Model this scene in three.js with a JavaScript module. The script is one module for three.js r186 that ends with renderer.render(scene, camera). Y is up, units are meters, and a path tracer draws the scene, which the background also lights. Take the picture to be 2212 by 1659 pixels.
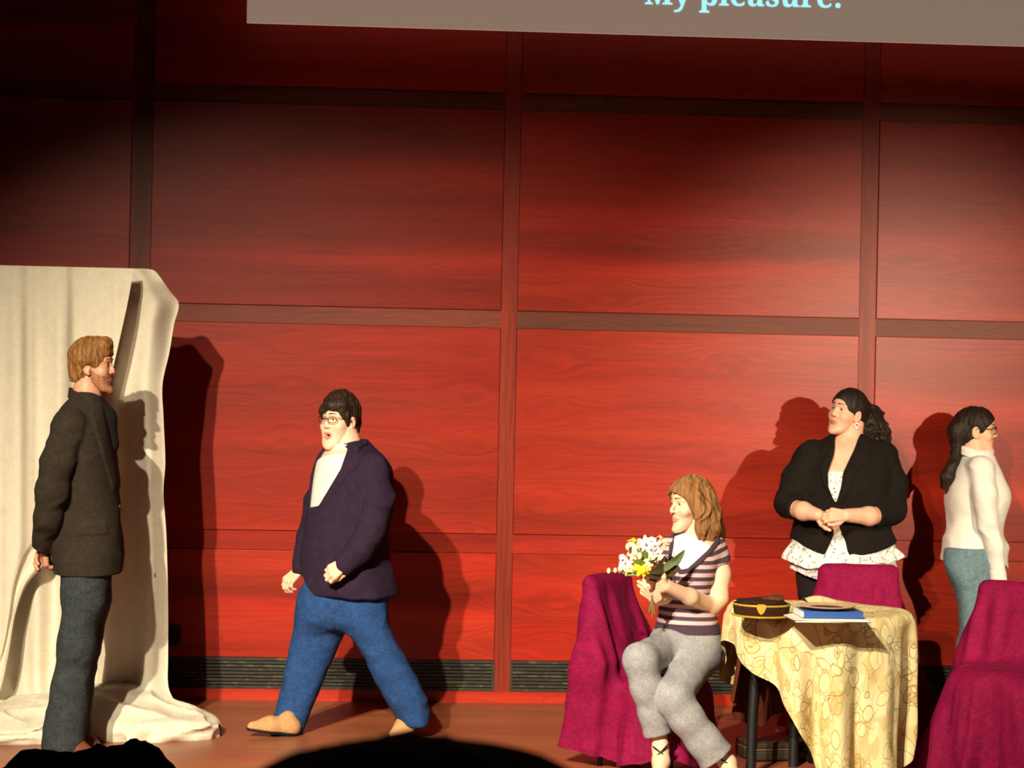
import * as THREE from 'three';
import { mergeGeometries, mergeVertices } from 'three/addons/utils/BufferGeometryUtils.js';
import { RoundedBoxGeometry } from 'three/addons/geometries/RoundedBoxGeometry.js';
import { TextGeometry } from 'three/addons/geometries/TextGeometry.js';
import { FontLoader } from 'three/addons/loaders/FontLoader.js';

// ------------------------------------------------------------------ camera, exposure, stage lights
const IW = 2212, IH = 1659, FPX = 4440;
const scene = new THREE.Scene();
scene.background = new THREE.Color(0x000000);
const camera = new THREE.PerspectiveCamera(2 * Math.atan(IH / 2 / FPX) * 180 / Math.PI, IW / IH, 0.05, 60);
camera.position.set(0, 1.58, 10.5);
camera.rotation.order = 'YXZ';
camera.rotation.set(0.27 * Math.PI / 180, -3.3 * Math.PI / 180, 1.15 * Math.PI / 180);
camera.updateMatrixWorld(true);
camera.focus = 4.2; camera.userData.fStop = camera.getFocalLength() / 3.5;      // the phone lens: a near head blurs, the stage stays a little soft
const renderer = new THREE.WebGLRenderer({ antialias: true });
renderer.toneMapping = THREE.LinearToneMapping;
renderer.toneMappingExposure = 1.0;
renderer.shadowMap.enabled = true;

const WARM = new THREE.Color().setRGB(1, 0.86, 0.62), WARM2 = new THREE.Color().setRGB(1, 0.81, 0.55);
// [position, aim, intensity, half angle in degrees, penumbra, colour]
const STAGE_LIGHTS = [
  [[-2.8, 5.0, 10.0], [-0.2, -0.6, 0.6], 425, 20, 1, WARM],
  [[-2.15, 5.5, 10.1], [1.2, -0.65, 0.6], 380, 19.5, 1, WARM],
  [[4.4, 2.4, 8.1], [2.75, 1.15, 0.2], 215, 14.5, 1, WARM2],
];
// ------------------------------------------------------------------ helpers
const V3 = (x, y, z) => new THREE.Vector3(x, y, z);
const D2R = Math.PI / 180;
function P(px, py, z) {                       // the point at distance z in front of the wall that stands at a place of the photograph
  const t = IH / 2 / FPX;
  const d = V3((px / IW * 2 - 1) * t * IW / IH, (1 - py / IH * 2) * t, -1).applyQuaternion(camera.quaternion);
  const k = (z - camera.position.z) / d.z;
  return [camera.position.x + d.x * k, camera.position.y + d.y * k, z];
}
function scaleAt(px, z) { const a = P(px - 50, 900, z), b = P(px + 50, 900, z); return 100 / Math.hypot(b[0] - a[0], b[1] - a[1]); }
let seed = 7;
function rnd() { seed = (seed * 1664525 + 1013904223) >>> 0; return seed / 4294967296; }
const rr = (a, b) => a + (b - a) * rnd();
function h3(x, y, z) { let n = (Math.imul(x, 374761393) + Math.imul(y, 668265263) + Math.imul(z, 2147483647 ^ 0x5bd1e995)) | 0; n = Math.imul(n ^ (n >>> 13), 1274126177); return ((n ^ (n >>> 16)) >>> 0) / 4294967295; }
function noise(x, y, z) {
  const xi = Math.floor(x), yi = Math.floor(y), zi = Math.floor(z);
  let u = x - xi, v = y - yi, w = z - zi; u = u * u * (3 - 2 * u); v = v * v * (3 - 2 * v); w = w * w * (3 - 2 * w);
  const L = (a, b, t) => a + (b - a) * t;
  return L(L(L(h3(xi, yi, zi), h3(xi + 1, yi, zi), u), L(h3(xi, yi + 1, zi), h3(xi + 1, yi + 1, zi), u), v),
    L(L(h3(xi, yi, zi + 1), h3(xi + 1, yi, zi + 1), u), L(h3(xi, yi + 1, zi + 1), h3(xi + 1, yi + 1, zi + 1), u), v), w) * 2 - 1;
}
const fbm = (x, y, z) => noise(x, y, z) * 0.57 + noise(x * 2.03, y * 2.03, z * 2.03 + 7) * 0.28 + noise(x * 4.1, y * 4.1, z * 4.1 + 3) * 0.15;
const clamp = (x, a = 0, b = 1) => x < a ? a : x > b ? b : x;
const sstep = (a, b, x) => { const t = clamp((x - a) / (b - a)); return t * t * (3 - 2 * t); };
const lerp = (a, b, t) => a + (b - a) * t;
const smin = (a, b, k) => { const h = Math.max(k - Math.abs(a - b), 0) / k; return Math.min(a, b) - h * h * k * 0.25; };
const smax = (a, b, k) => -smin(-a, -b, k);
const sub3 = (a, b) => [a[0] - b[0], a[1] - b[1], a[2] - b[2]], add3 = (a, b) => [a[0] + b[0], a[1] + b[1], a[2] + b[2]];
const mul3 = (a, k) => [a[0] * k, a[1] * k, a[2] * k], norm3 = a => mul3(a, 1 / (Math.hypot(...a) || 1));
const cross3 = (a, b) => [a[1] * b[2] - a[2] * b[1], a[2] * b[0] - a[0] * b[2], a[0] * b[1] - a[1] * b[0]];
const dot3 = (a, b) => a[0] * b[0] + a[1] * b[1] + a[2] * b[2];
const mix3 = (a, b, t) => [lerp(a[0], b[0], t), lerp(a[1], b[1], t), lerp(a[2], b[2], t)];
function interp(tab, x) {                     // piecewise table [[x, v], ...] with smooth (Catmull-Rom) interpolation
  const n = tab.length;
  if (x <= tab[0][0]) return tab[0][1]; if (x >= tab[n - 1][0]) return tab[n - 1][1];
  let i = 0; while (x > tab[i + 1][0]) i++;
  const p1 = tab[i], p2 = tab[i + 1], p0 = tab[Math.max(i - 1, 0)], p3 = tab[Math.min(i + 2, n - 1)];
  const dx = p2[0] - p1[0], t = (x - p1[0]) / dx;
  const m1 = (p2[1] - p0[1]) / ((p2[0] - p0[0]) || 1) * dx, m2 = (p3[1] - p1[1]) / ((p3[0] - p1[0]) || 1) * dx;
  const t2 = t * t, t3 = t2 * t;
  return (2 * t3 - 3 * t2 + 1) * p1[1] + (t3 - 2 * t2 + t) * m1 + (-2 * t3 + 3 * t2) * p2[1] + (t3 - t2) * m2;
}
// --- distance fields
function cone(a, b, ra, rb) {                 // limb between two joints, tapering
  const bx = b[0] - a[0], by = b[1] - a[1], bz = b[2] - a[2], bb = bx * bx + by * by + bz * bz || 1e-9;
  return (x, y, z) => {
    const px = x - a[0], py = y - a[1], pz = z - a[2];
    let h = (px * bx + py * by + pz * bz) / bb; h = h < 0 ? 0 : h > 1 ? 1 : h;
    return Math.sqrt((px - bx * h) ** 2 + (py - by * h) ** 2 + (pz - bz * h) ** 2) - (ra + (rb - ra) * h);
  };
}
function chain(pts, k = 0.03) {               // pts: [[x,y,z], r] joints joined to one limb
  const cs = []; for (let i = 0; i + 1 < pts.length; i++) cs.push(cone(pts[i][0], pts[i + 1][0], pts[i][1], pts[i + 1][1]));
  return (x, y, z) => { let d = cs[0](x, y, z); for (let i = 1; i < cs.length; i++) d = smin(d, cs[i](x, y, z), k); return d; };
}
function ell(c, r) {
  return (x, y, z) => {
    const a = (x - c[0]) / r[0], b = (y - c[1]) / r[1], e = (z - c[2]) / r[2];
    const k = Math.sqrt(a * a + b * b + e * e); if (k < 1e-6) return -Math.min(...r);
    return k * (k - 1) / Math.sqrt((a / r[0]) ** 2 + (b / r[1]) ** 2 + (e / r[2]) ** 2);
  };
}
// body loft: rows [y, cx, cz, half across, half deep], across turned by yaw
function loft(rows, { yaw = 0, n = 2.3, cap = 0.02 } = {}) {
  rows = rows.slice().sort((a, b) => a[0] - b[0]);
  const y0 = rows[0][0], y1 = rows[rows.length - 1][0], N = 160, T = [1, 2, 3, 4].map(j => {
    const tab = rows.map(r => [r[0], r[j]]), o = new Float64Array(N + 2);
    for (let i = 0; i <= N + 1; i++) o[i] = interp(tab, y0 + (y1 - y0) * Math.min(i / N, 1)); return o;
  });
  const c = Math.cos(yaw), s = Math.sin(yaw), ym = (y0 + y1) / 2, yh = (y1 - y0) / 2;
  return (x, y, z) => {
    let f = (y - y0) / (y1 - y0) * N; f = f < 0 ? 0 : f > N ? N : f; const i = f | 0, t = f - i;
    const dx = x - (T[0][i] + (T[0][i + 1] - T[0][i]) * t), dz = z - (T[1][i] + (T[1][i + 1] - T[1][i]) * t);
    const a = T[2][i] + (T[2][i + 1] - T[2][i]) * t, b = T[3][i] + (T[3][i + 1] - T[3][i]) * t;
    const u = Math.abs(dx * c - dz * s) / a, w = Math.abs(dx * s + dz * c) / b;
    const k = Math.pow(Math.pow(u, n) + Math.pow(w, n), 1 / n), g = Math.hypot(u / a, w / b);
    const d = g < 1e-6 ? -Math.min(a, b) : (k - 1) * Math.max(Math.hypot(u, w), 1e-4) / g;
    return smax(d, Math.abs(y - ym) - yh, cap);
  };
}
// rows given where the photograph shows the outline: [py, left px, right px, depth offset, half depth]
function pxLoft(z0, rows, opt = {}) {
  const yaw = opt.yaw || 0, c = Math.abs(Math.cos(yaw)), s = Math.abs(Math.sin(yaw));
  return loft(rows.map(([py, xl, xr, dz = 0, zh = 0.1]) => {
    const a = P(xl, py, z0 + dz), b = P(xr, py, z0 + dz), w = (b[0] - a[0]) / 2;
    const across = yaw ? Math.sqrt(Math.max((w * w - zh * zh * s * s) / (c * c), 0.0009)) : w;   // so that the turned oval is as wide as seen
    return [(a[1] + b[1]) / 2, (a[0] + b[0]) / 2, z0 + dz, across, zh];
  }), opt);
}
function union(list, k = 0.02) { return (x, y, z) => { let d = list[0](x, y, z); for (let i = 1; i < list.length; i++) d = smin(d, list[i](x, y, z), k); return d; }; }
function polySD(poly) {                       // signed distance to a polygon in x, y
  return (x, y) => {
    let d = 1e9, s = 1;
    for (let i = 0, j = poly.length - 1; i < poly.length; j = i++) {
      const ex = poly[j][0] - poly[i][0], ey = poly[j][1] - poly[i][1], wx = x - poly[i][0], wy = y - poly[i][1];
      const t = clamp((wx * ex + wy * ey) / (ex * ex + ey * ey)); d = Math.min(d, (wx - ex * t) ** 2 + (wy - ey * t) ** 2);
      const c1 = y >= poly[i][1], c2 = y < poly[j][1], c3 = ex * wy > ey * wx; if ((c1 && c2 && c3) || (!c1 && !c2 && !c3)) s = -s;
    }
    return s * Math.sqrt(d);
  };
}
const bandOn = (f, c, n, h, off, t) => { n = norm3(n); return (x, y, z) => smax(Math.abs(f(x, y, z) - off) - t, Math.abs((x - c[0]) * n[0] + (y - c[1]) * n[1] + (z - c[2]) * n[2]) - h, 0.003); };   // a band of cloth round a limb
const pxPoly = (z, pts) => polySD(pts.map(([a, b]) => P(a, b, z)));
// --- surface nets: a smooth closed mesh of a distance field
function mesh(f, lo, hi, h, { uv = null, pad = 1.5, hem = null, relax = 0 } = {}) {
  const nx = Math.ceil((hi[0] - lo[0]) / h) + 1, ny = Math.ceil((hi[1] - lo[1]) / h) + 1, nz = Math.ceil((hi[2] - lo[2]) / h) + 1;
  const val = new Float32Array(nx * ny * nz), B = 5, sy = nx, sz = nx * ny;
  for (let k = 0; k < nz; k += B) for (let j = 0; j < ny; j += B) for (let i = 0; i < nx; i += B) {
    const d = f(lo[0] + (i + B / 2 - 0.5) * h, lo[1] + (j + B / 2 - 0.5) * h, lo[2] + (k + B / 2 - 0.5) * h), far = Math.abs(d) > B * h * 0.87 * pad + 0.012;
    const ie = Math.min(i + B, nx), je = Math.min(j + B, ny), ke = Math.min(k + B, nz);
    for (let c = k; c < ke; c++) for (let b = j; b < je; b++) for (let a = i; a < ie; a++) val[a + b * sy + c * sz] = far ? d : f(lo[0] + a * h, lo[1] + b * h, lo[2] + c * h);
  }
  const id = new Int32Array(nx * ny * nz).fill(-1), pos = [], nor = [];
  const at = (a, b, c) => val[a + b * sy + c * sz];
  for (let c = 0; c < nz - 1; c++) for (let b = 0; b < ny - 1; b++) for (let a = 0; a < nx - 1; a++) {
    const o = a + b * sy + c * sz, v = [val[o], val[o + 1], val[o + sy], val[o + sy + 1], val[o + sz], val[o + sz + 1], val[o + sz + sy], val[o + sz + sy + 1]];
    let m = 0; for (let q = 0; q < 8; q++) if (v[q] < 0) m++; if (m === 0 || m === 8) continue;
    let n = 0, X = 0, Y = 0, Z = 0;
    const E = (p, q) => { if ((v[p] < 0) === (v[q] < 0)) return; const t = v[p] / (v[p] - v[q]); n++; X += (p & 1) + ((q & 1) - (p & 1)) * t; Y += ((p >> 1) & 1) + (((q >> 1) & 1) - ((p >> 1) & 1)) * t; Z += (p >> 2) + ((q >> 2) - (p >> 2)) * t; };
    E(0, 1); E(2, 3); E(4, 5); E(6, 7); E(0, 2); E(1, 3); E(4, 6); E(5, 7); E(0, 4); E(1, 5); E(2, 6); E(3, 7);
    X /= n; Y /= n; Z /= n; id[o] = pos.length / 3; pos.push(lo[0] + (a + X) * h, lo[1] + (b + Y) * h, lo[2] + (c + Z) * h);
    const L = (p, q, t) => p + (q - p) * t;
    let gx = L(L(v[1] - v[0], v[3] - v[2], Y), L(v[5] - v[4], v[7] - v[6], Y), Z), gy = L(L(v[2] - v[0], v[3] - v[1], X), L(v[6] - v[4], v[7] - v[5], X), Z), gz = L(L(v[4] - v[0], v[5] - v[1], X), L(v[6] - v[2], v[7] - v[3], X), Y);
    const l = Math.hypot(gx, gy, gz) || 1; nor.push(gx / l, gy / l, gz / l);
  }
  const idx = [];
  const quad = (p, q, r, s, flip) => { if (p < 0 || q < 0 || r < 0 || s < 0) return; flip ? idx.push(p, r, q, q, r, s) : idx.push(p, q, r, q, s, r); };
  for (let c = 1; c < nz - 1; c++) for (let b = 1; b < ny - 1; b++) for (let a = 1; a < nx - 1; a++) {
    const o = a + b * sy + c * sz, s0 = val[o] < 0;
    if (s0 !== (val[o + 1] < 0)) quad(id[o - sy - sz], id[o - sz], id[o - sy], id[o], !s0);
    if (s0 !== (val[o + sy] < 0)) quad(id[o - 1 - sz], id[o - 1], id[o - sz], id[o], !s0);
    if (s0 !== (val[o + sz] < 0)) quad(id[o - 1 - sy], id[o - sy], id[o - 1], id[o], !s0);
  }
  if (relax) {                                  // even out the steps of cut edges, then take the normals anew
    const n = pos.length / 3, cnt = new Uint16Array(n), acc = new Float64Array(n * 3);
    for (let it = 0; it < relax * 2; it++) {
      const lam = it % 2 ? -0.53 : 0.5; cnt.fill(0); acc.fill(0);
      for (let i = 0; i < idx.length; i += 3) for (let j = 0; j < 3; j++) { const p = idx[i + j], q = idx[i + (j + 1) % 3]; for (let c = 0; c < 3; c++) { acc[p * 3 + c] += pos[q * 3 + c]; acc[q * 3 + c] += pos[p * 3 + c]; } cnt[p]++; cnt[q]++; }
      for (let p = 0; p < n; p++) if (cnt[p]) for (let c = 0; c < 3; c++) pos[p * 3 + c] += lam * (acc[p * 3 + c] / cnt[p] - pos[p * 3 + c]);
    }
    const nn = new Float64Array(n * 3);
    for (let i = 0; i < idx.length; i += 3) {
      const a = idx[i] * 3, b = idx[i + 1] * 3, c = idx[i + 2] * 3, ux = pos[b] - pos[a], uy = pos[b + 1] - pos[a + 1], uz = pos[b + 2] - pos[a + 2], vx = pos[c] - pos[a], vy = pos[c + 1] - pos[a + 1], vz = pos[c + 2] - pos[a + 2];
      let X = uy * vz - uz * vy, Y = uz * vx - ux * vz, Z = ux * vy - uy * vx; if (X * nor[a] + Y * nor[a + 1] + Z * nor[a + 2] < 0) { X = -X; Y = -Y; Z = -Z; }
      for (const q of [a, b, c]) { nn[q] += X; nn[q + 1] += Y; nn[q + 2] += Z; }
    }
    for (let p = 0; p < n; p++) { const l = Math.hypot(nn[p * 3], nn[p * 3 + 1], nn[p * 3 + 2]); if (l > 0) for (let c = 0; c < 3; c++) nor[p * 3 + c] = nn[p * 3 + c] / l; }
  }
  let use = idx;
  if (hem) {                                    // an open lower edge at the height hem(x, z)
    const low = pos.map(() => 0); use = [];
    for (let p = 0; p < pos.length; p += 3) { const y = hem(pos[p], pos[p + 2]); if (pos[p + 1] < y) { pos[p + 1] = y; low[p] = 1; } }
    for (let i = 0; i < idx.length; i += 3) if (!(low[idx[i] * 3] && low[idx[i + 1] * 3] && low[idx[i + 2] * 3])) use.push(idx[i], idx[i + 1], idx[i + 2]);
  }
  const g = new THREE.BufferGeometry();
  g.setAttribute('position', new THREE.Float32BufferAttribute(pos, 3)); g.setAttribute('normal', new THREE.Float32BufferAttribute(nor, 3));
  const u = new Float32Array(pos.length / 3 * 2); for (let i = 0; i < u.length / 2; i++) { const w = uv ? uv(pos[i * 3], pos[i * 3 + 1], pos[i * 3 + 2]) : [pos[i * 3], pos[i * 3 + 1]]; u[i * 2] = w[0]; u[i * 2 + 1] = w[1]; }
  g.setAttribute('uv', new THREE.BufferAttribute(u, 2)); g.setIndex(use); return g;
}
function grid(nu, nv, fn) {                   // a sheet: fn(u, v) -> [x, y, z, uvU, uvV]
  const pos = [], uv = [], idx = [];
  for (let j = 0; j <= nv; j++) for (let i = 0; i <= nu; i++) { const r = fn(i / nu, j / nv); pos.push(r[0], r[1], r[2]); uv.push(r[3] ?? i / nu, r[4] ?? j / nv); }
  for (let j = 0; j < nv; j++) for (let i = 0; i < nu; i++) { const a = j * (nu + 1) + i; idx.push(a, a + 1, a + nu + 1, a + 1, a + nu + 2, a + nu + 1); }
  const g = new THREE.BufferGeometry(); g.setAttribute('position', new THREE.Float32BufferAttribute(pos, 3)); g.setAttribute('uv', new THREE.Float32BufferAttribute(uv, 2)); g.setIndex(idx); g.computeVertexNormals(); return g;
}
const used = {};
function numbered(n) { used[n] = (used[n] ?? -1) + 1; return used[n] ? `${n}_${String(used[n]).padStart(3, '0')}` : n; }
function part(name, geo, mat, parent, label) {
  const m = new THREE.Mesh(geo, mat); m.name = numbered(name); m.castShadow = m.receiveShadow = true; if (label) m.userData.label = label; parent.add(m); return m;
}
function thing(name, label, category, at = [0, 0, 0], group) {
  const o = new THREE.Group(); o.name = numbered(name); o.position.set(...at); o.userData = { label, category }; if (group) o.userData.group = group; scene.add(o); return o;
}
function struct(name, geo, mat, parent = scene) { const m = part(name, geo, mat, parent); if (parent === scene) m.userData.kind = 'structure'; return m; }
function structGroup(name) { const o = new THREE.Group(); o.name = name; o.userData.kind = 'structure'; scene.add(o); return o; }
const offset = (g, at) => { g.translate(-at[0], -at[1], -at[2]); return g; };
function boxUV(w, h, d, x, y, z, r = 0) {     // a box with uv in metres, rounded edges if r
  const g = r ? new RoundedBoxGeometry(w, h, d, 2, r) : new THREE.BoxGeometry(w, h, d); g.translate(x, y, z); metreUV(g); return g;
}
function metreUV(g) {
  const p = g.attributes.position, n = g.attributes.normal, u = g.attributes.uv;
  for (let i = 0; i < p.count; i++) { const a = Math.abs(n.getX(i)), b = Math.abs(n.getY(i)), c = Math.abs(n.getZ(i)); if (c >= a && c >= b) u.setXY(i, p.getX(i), p.getY(i)); else if (b >= a) u.setXY(i, p.getX(i), p.getZ(i)); else u.setXY(i, p.getZ(i), p.getY(i)); }
  return g;
}
function tube(pts, r, seg = 24, rad = 8) { return new THREE.TubeGeometry(new THREE.CatmullRomCurve3(pts.map(p => V3(...p))), seg, r, rad, false); }
// --- textures: colour and grain of stuffs
function tex(w, h, fn, srgb = true) {
  const d = new Uint8Array(w * h * 4);
  for (let j = 0; j < h; j++) for (let i = 0; i < w; i++) { const c = fn(i / w, j / h), o = (j * w + i) * 4; d[o] = clamp(c[0]) * 255; d[o + 1] = clamp(c[1]) * 255; d[o + 2] = clamp(c[2]) * 255; d[o + 3] = 255; }
  const t = new THREE.DataTexture(d, w, h); t.wrapS = t.wrapT = THREE.RepeatWrapping; t.magFilter = THREE.LinearFilter; t.minFilter = THREE.LinearMipmapLinearFilter; t.generateMipmaps = true; if (srgb) t.colorSpace = THREE.SRGBColorSpace; t.needsUpdate = true; return t;
}
const rgb = (r, g, b) => new THREE.Color(`rgb(${r},${g},${b})`);
const mat = (color, roughness = 0.85, o = {}) => new THREE.MeshPhysicalMaterial({ color, roughness, side: THREE.DoubleSide, ...o });
// ------------------------------------------------------------------ materials of the setting
function woodTex(s, tint, spread) {
  return tex(1024, 512, (a, b) => {
    const x = a * 2.4 + s * 3.7, y = b * 1.2 + s * 1.9;
    const wob = 0.03 * fbm(x * 1.1, y * 2.5, s) ;
    const arch = 0.05 * Math.exp(-((((x % 0.9) - 0.62) / 0.16) ** 2)) * Math.sin(y * 26 + s);
    const band = fbm(x * 0.35, (y + wob) * 7, s + 11), streak = fbm(x * 2.2, (y + wob + arch) * 95, s + 23), fine = noise(x * 16, y * 420, s + 5);
    const ring = Math.sin((y + wob * 1.6 + arch * 1.3) * 210 + 3 * fbm(x * 0.8, y * 12, s)) ;
    let v = 1 + spread * (0.8 * band + 0.45 * streak + 0.2 * fine + 0.13 * ring * sstep(-0.1, 0.5, fbm(x * 0.9, y * 3, s + 41)));
    v *= 1 - 0.10 * sstep(0.32, 0.5, streak);
    const hue = 0.5 + 0.5 * fbm(x * 0.7, y * 9, s + 60);
    return [tint[0] * v, tint[1] * v * (0.86 + 0.3 * hue), tint[2] * v * (0.9 + 0.2 * hue)];
  });
}
function woodMat(s, tint, spread, rough, o = {}) {
  const t = woodTex(s, tint, spread); t.wrapS = t.wrapT = THREE.MirroredRepeatWrapping; t.repeat.set(1 / 2.4, 1 / 1.2);
  return new THREE.MeshPhysicalMaterial({ map: t, roughness: rough, ...o });
}
const M = {
  panel: [3, 17, 31, 77, 91].map((s, i) => woodMat(s, [0.62 - 0.01 * (i % 2), 0.152 + 0.010 * (i % 3), 0.095 + 0.006 * (i % 3)], 0.27, 0.36, { specularIntensity: 0.4 })),
  rail: woodMat(47, [0.47, 0.205, 0.14], 0.34, 0.5, { specularIntensity: 0.6 }), post: woodMat(53, [0.52, 0.165, 0.10], 0.42, 0.42, { specularIntensity: 0.45 }), redRail: woodMat(61, [0.56, 0.14, 0.09], 0.26, 0.38, { specularIntensity: 0.38 }),
  floor: woodMat(59, [0.58, 0.335, 0.22], 0.16, 0.38),
  plaster: mat(rgb(70, 58, 50), 0.95), carpet: mat(rgb(40, 26, 26), 1),
  black: mat(rgb(22, 21, 20), 0.55), blackMetal: mat(rgb(24, 24, 25), 0.4, { metalness: 0.6 }),
};
const ventMat = f => { const t = tex(256, 64, f); t.repeat.set(0.8, 4); return new THREE.MeshStandardMaterial({ map: t, roughness: 0.6 }); };
const rightX = 7.6, leftX = -6.4, HALLZ = 15, CEIL = 6.4, HALLY = -0.62;
// ------------------------------------------------------------------ the back wall: recessed rails and posts, proud panels
{
  const w = structGroup('wall_back');
  const slabY = (CEIL + 0.6) / 2 + HALLY;
  part('backing', boxUV(rightX - leftX + 0.6, CEIL - HALLY, 0.3, (rightX + leftX) / 2, (CEIL + HALLY) / 2, -0.17), M.rail, w);
  const X = (a, b) => [P(a[0], a[1], 0)[0], P(b[0], b[1], 0)[0]], Y = (x, t, b) => [P(x, t, 0)[1], P(x, b, 0)[1]];
  const pL = X([282, 460], [326, 460]), pM = X([1079, 880], [1113, 880]), pR = X([1854, 850], [1889, 850]);
  const bay = pR[0] - pM[0], pw = pM[1] - pM[0];
  const posts = [[pL[0] - 2 * bay, pL[0] - 2 * bay + pw], [pL[0] - bay, pL[0] - bay + pw], pL, pM, pR, [pR[0] + bay, pR[1] + bay], [pR[0] + 2 * bay, pR[1] + 2 * bay]];
  const r2 = Y(1300, 676, 713), r3 = Y(1250, 1157, 1198), r1 = Y(1200, 203, 240), vt = P(900, 1425, 0)[1], vb = P(900, 1491, 0)[1];
  const rails = [r3, r2, r1, [r1[0] + 1.13, r1[1] + 1.13], [r1[0] + 2.26, r1[1] + 2.26]];
  posts.forEach((p, i) => part('post', boxUV(CEIL, p[1] - p[0], 0.012, i * 1.7, i * 0.31, 0).translate(-i * 1.7, -i * 0.31, 0).rotateZ(Math.PI / 2).translate((p[0] + p[1]) / 2, CEIL / 2, -0.014), M.post, w));
  const xs = [leftX, ...posts.flat(), rightX];
  for (let i = 0; i + 1 < xs.length; i += 2) {
    const x0 = xs[i], x1 = xs[i + 1]; if (x1 - x0 < 0.1) continue;
    for (const r of rails) { const g = boxUV(x1 - x0, r[0] - r[1], 0.01, (x0 + x1) / 2, (r[0] + r[1]) / 2, -0.0155); g.attributes.uv.array.forEach((v, k, a) => { a[k] += i * 0.53; }); part('rail', g, r === r3 ? M.redRail : M.rail, w); }
    const rows = [[vt, r3[1]], [r3[0], r2[1]], [r2[0], r1[1]], [r1[0], rails[3][1]], [rails[3][0], rails[4][1]], [rails[4][0], CEIL]];
    rows.forEach(([y0, y1], k) => {
      const g = boxUV(x1 - x0 - 0.004, y1 - y0 - 0.004, 0.024, (x0 + x1) / 2, (y0 + y1) / 2, -0.012, 0.003);
      const u = g.attributes.uv, fl = h3(i, k, 5) > 0.5; for (let q = 0; q < u.count; q++) { const a = clamp(u.getX(q) - x0, 0, x1 - x0), b = clamp(u.getY(q) - y0, 0, y1 - y0); u.setXY(q, fl ? 2.35 - a : a + 0.05, b + 0.04); }
      part('panel', g, M.panel[(i * 3 + k * 2 + 1) % 5], w);
    });
    // vent grille below the lowest panel of this bay
    if (x0 > -3.6 && x1 < 6.4 && x0 < 5) {
      const names = { 4: 'dark slotted vent grille at the wall base behind the white curtain', 6: 'long dark slotted vent grille behind the legs of the walking person in blue jeans', 8: 'dark slotted vent grille partly behind the red-draped chair of the seated woman', 10: 'dark slotted vent grille behind the red-draped chair at the right' };
      const t = thing('vent_grille', names[i] || 'dark slotted vent grille in the far wall bay', 'vent grille', [(x0 + x1) / 2, vb, 0]);
      const W = x1 - x0, H = vt - vb;
      const fr = []; for (const s of [-1, 1]) { fr.push(boxUV(W, 0.014, 0.02, 0, H / 2 + s * (H / 2 - 0.007), -0.012)); fr.push(boxUV(0.014, H - 0.03, 0.02, s * (W / 2 - 0.007), H / 2, -0.012)); }
      part('grille_frame', mergeGeometries(fr), M.vent ??= ventMat((a, b) => { const q = sstep(0.15, 0.45, fbm(a * 26, b * 6, 5)); const k = 0.15 + 0.05 * noise(a * 90, b * 40, 2); return [k + q * 0.13, k * 0.92 + q * 0.12, k * 0.7 + q * 0.07]; }), t);
      part('grille_back', boxUV(W - 0.02, H - 0.02, 0.004, 0, H / 2, -0.0195), M.black, t);
      for (let k = 0; k < 7; k++) { const g = boxUV(W - 0.03, 0.012, 0.006, 0, 0.025 + k * (H - 0.05) / 6, 0); g.attributes.uv.array.forEach((v, q, a) => { a[q] += k * 0.37; }); const sl = part('slat', g, M.vent, t); sl.position.z = -0.008; }
    }
  }
  const bb = structGroup('baseboard_back');
  part('board', boxUV(rightX - leftX, vb - 0.002, 0.02, (rightX + leftX) / 2, vb / 2 - 0.001, -0.008), M.panel[1], bb);
}
// ------------------------------------------------------------------ stage, hall floor, side walls, ceiling
const STAGEZ = 3.3;
struct('floor', boxUV(rightX - leftX, -HALLY, STAGEZ + 0.02, (rightX + leftX) / 2, HALLY / 2, STAGEZ / 2 - 0.01), M.floor);
struct('floor_hall', boxUV(rightX - leftX, 0.2, HALLZ - STAGEZ, (rightX + leftX) / 2, HALLY - 0.1, (HALLZ + STAGEZ) / 2), M.carpet);
struct('floor_tier', boxUV(rightX - leftX, 0.78, HALLZ - 8.7, (rightX + leftX) / 2, HALLY + 0.39, (HALLZ + 8.7) / 2), M.carpet);
struct('floor_step', boxUV(rightX - leftX, 0.42, 8.7 - 6.5, (rightX + leftX) / 2, HALLY + 0.21, (8.7 + 6.5) / 2 - 0.001), M.carpet);
for (const [n, x] of [['wall_left', leftX - 0.15], ['wall_right', rightX + 0.15]]) struct(n, boxUV(0.3, CEIL - HALLY + 0.2, HALLZ + 0.3, x, (CEIL + HALLY) / 2, HALLZ / 2), M.plaster);
struct('wall_rear', boxUV(rightX - leftX, CEIL - HALLY + 0.2, 0.3, (rightX + leftX) / 2, (CEIL + HALLY) / 2, HALLZ + 0.15), M.plaster);
struct('ceiling', boxUV(rightX - leftX + 0.6, 0.3, HALLZ + 0.6, (rightX + leftX) / 2, CEIL + 0.15, HALLZ / 2), M.plaster);
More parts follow.
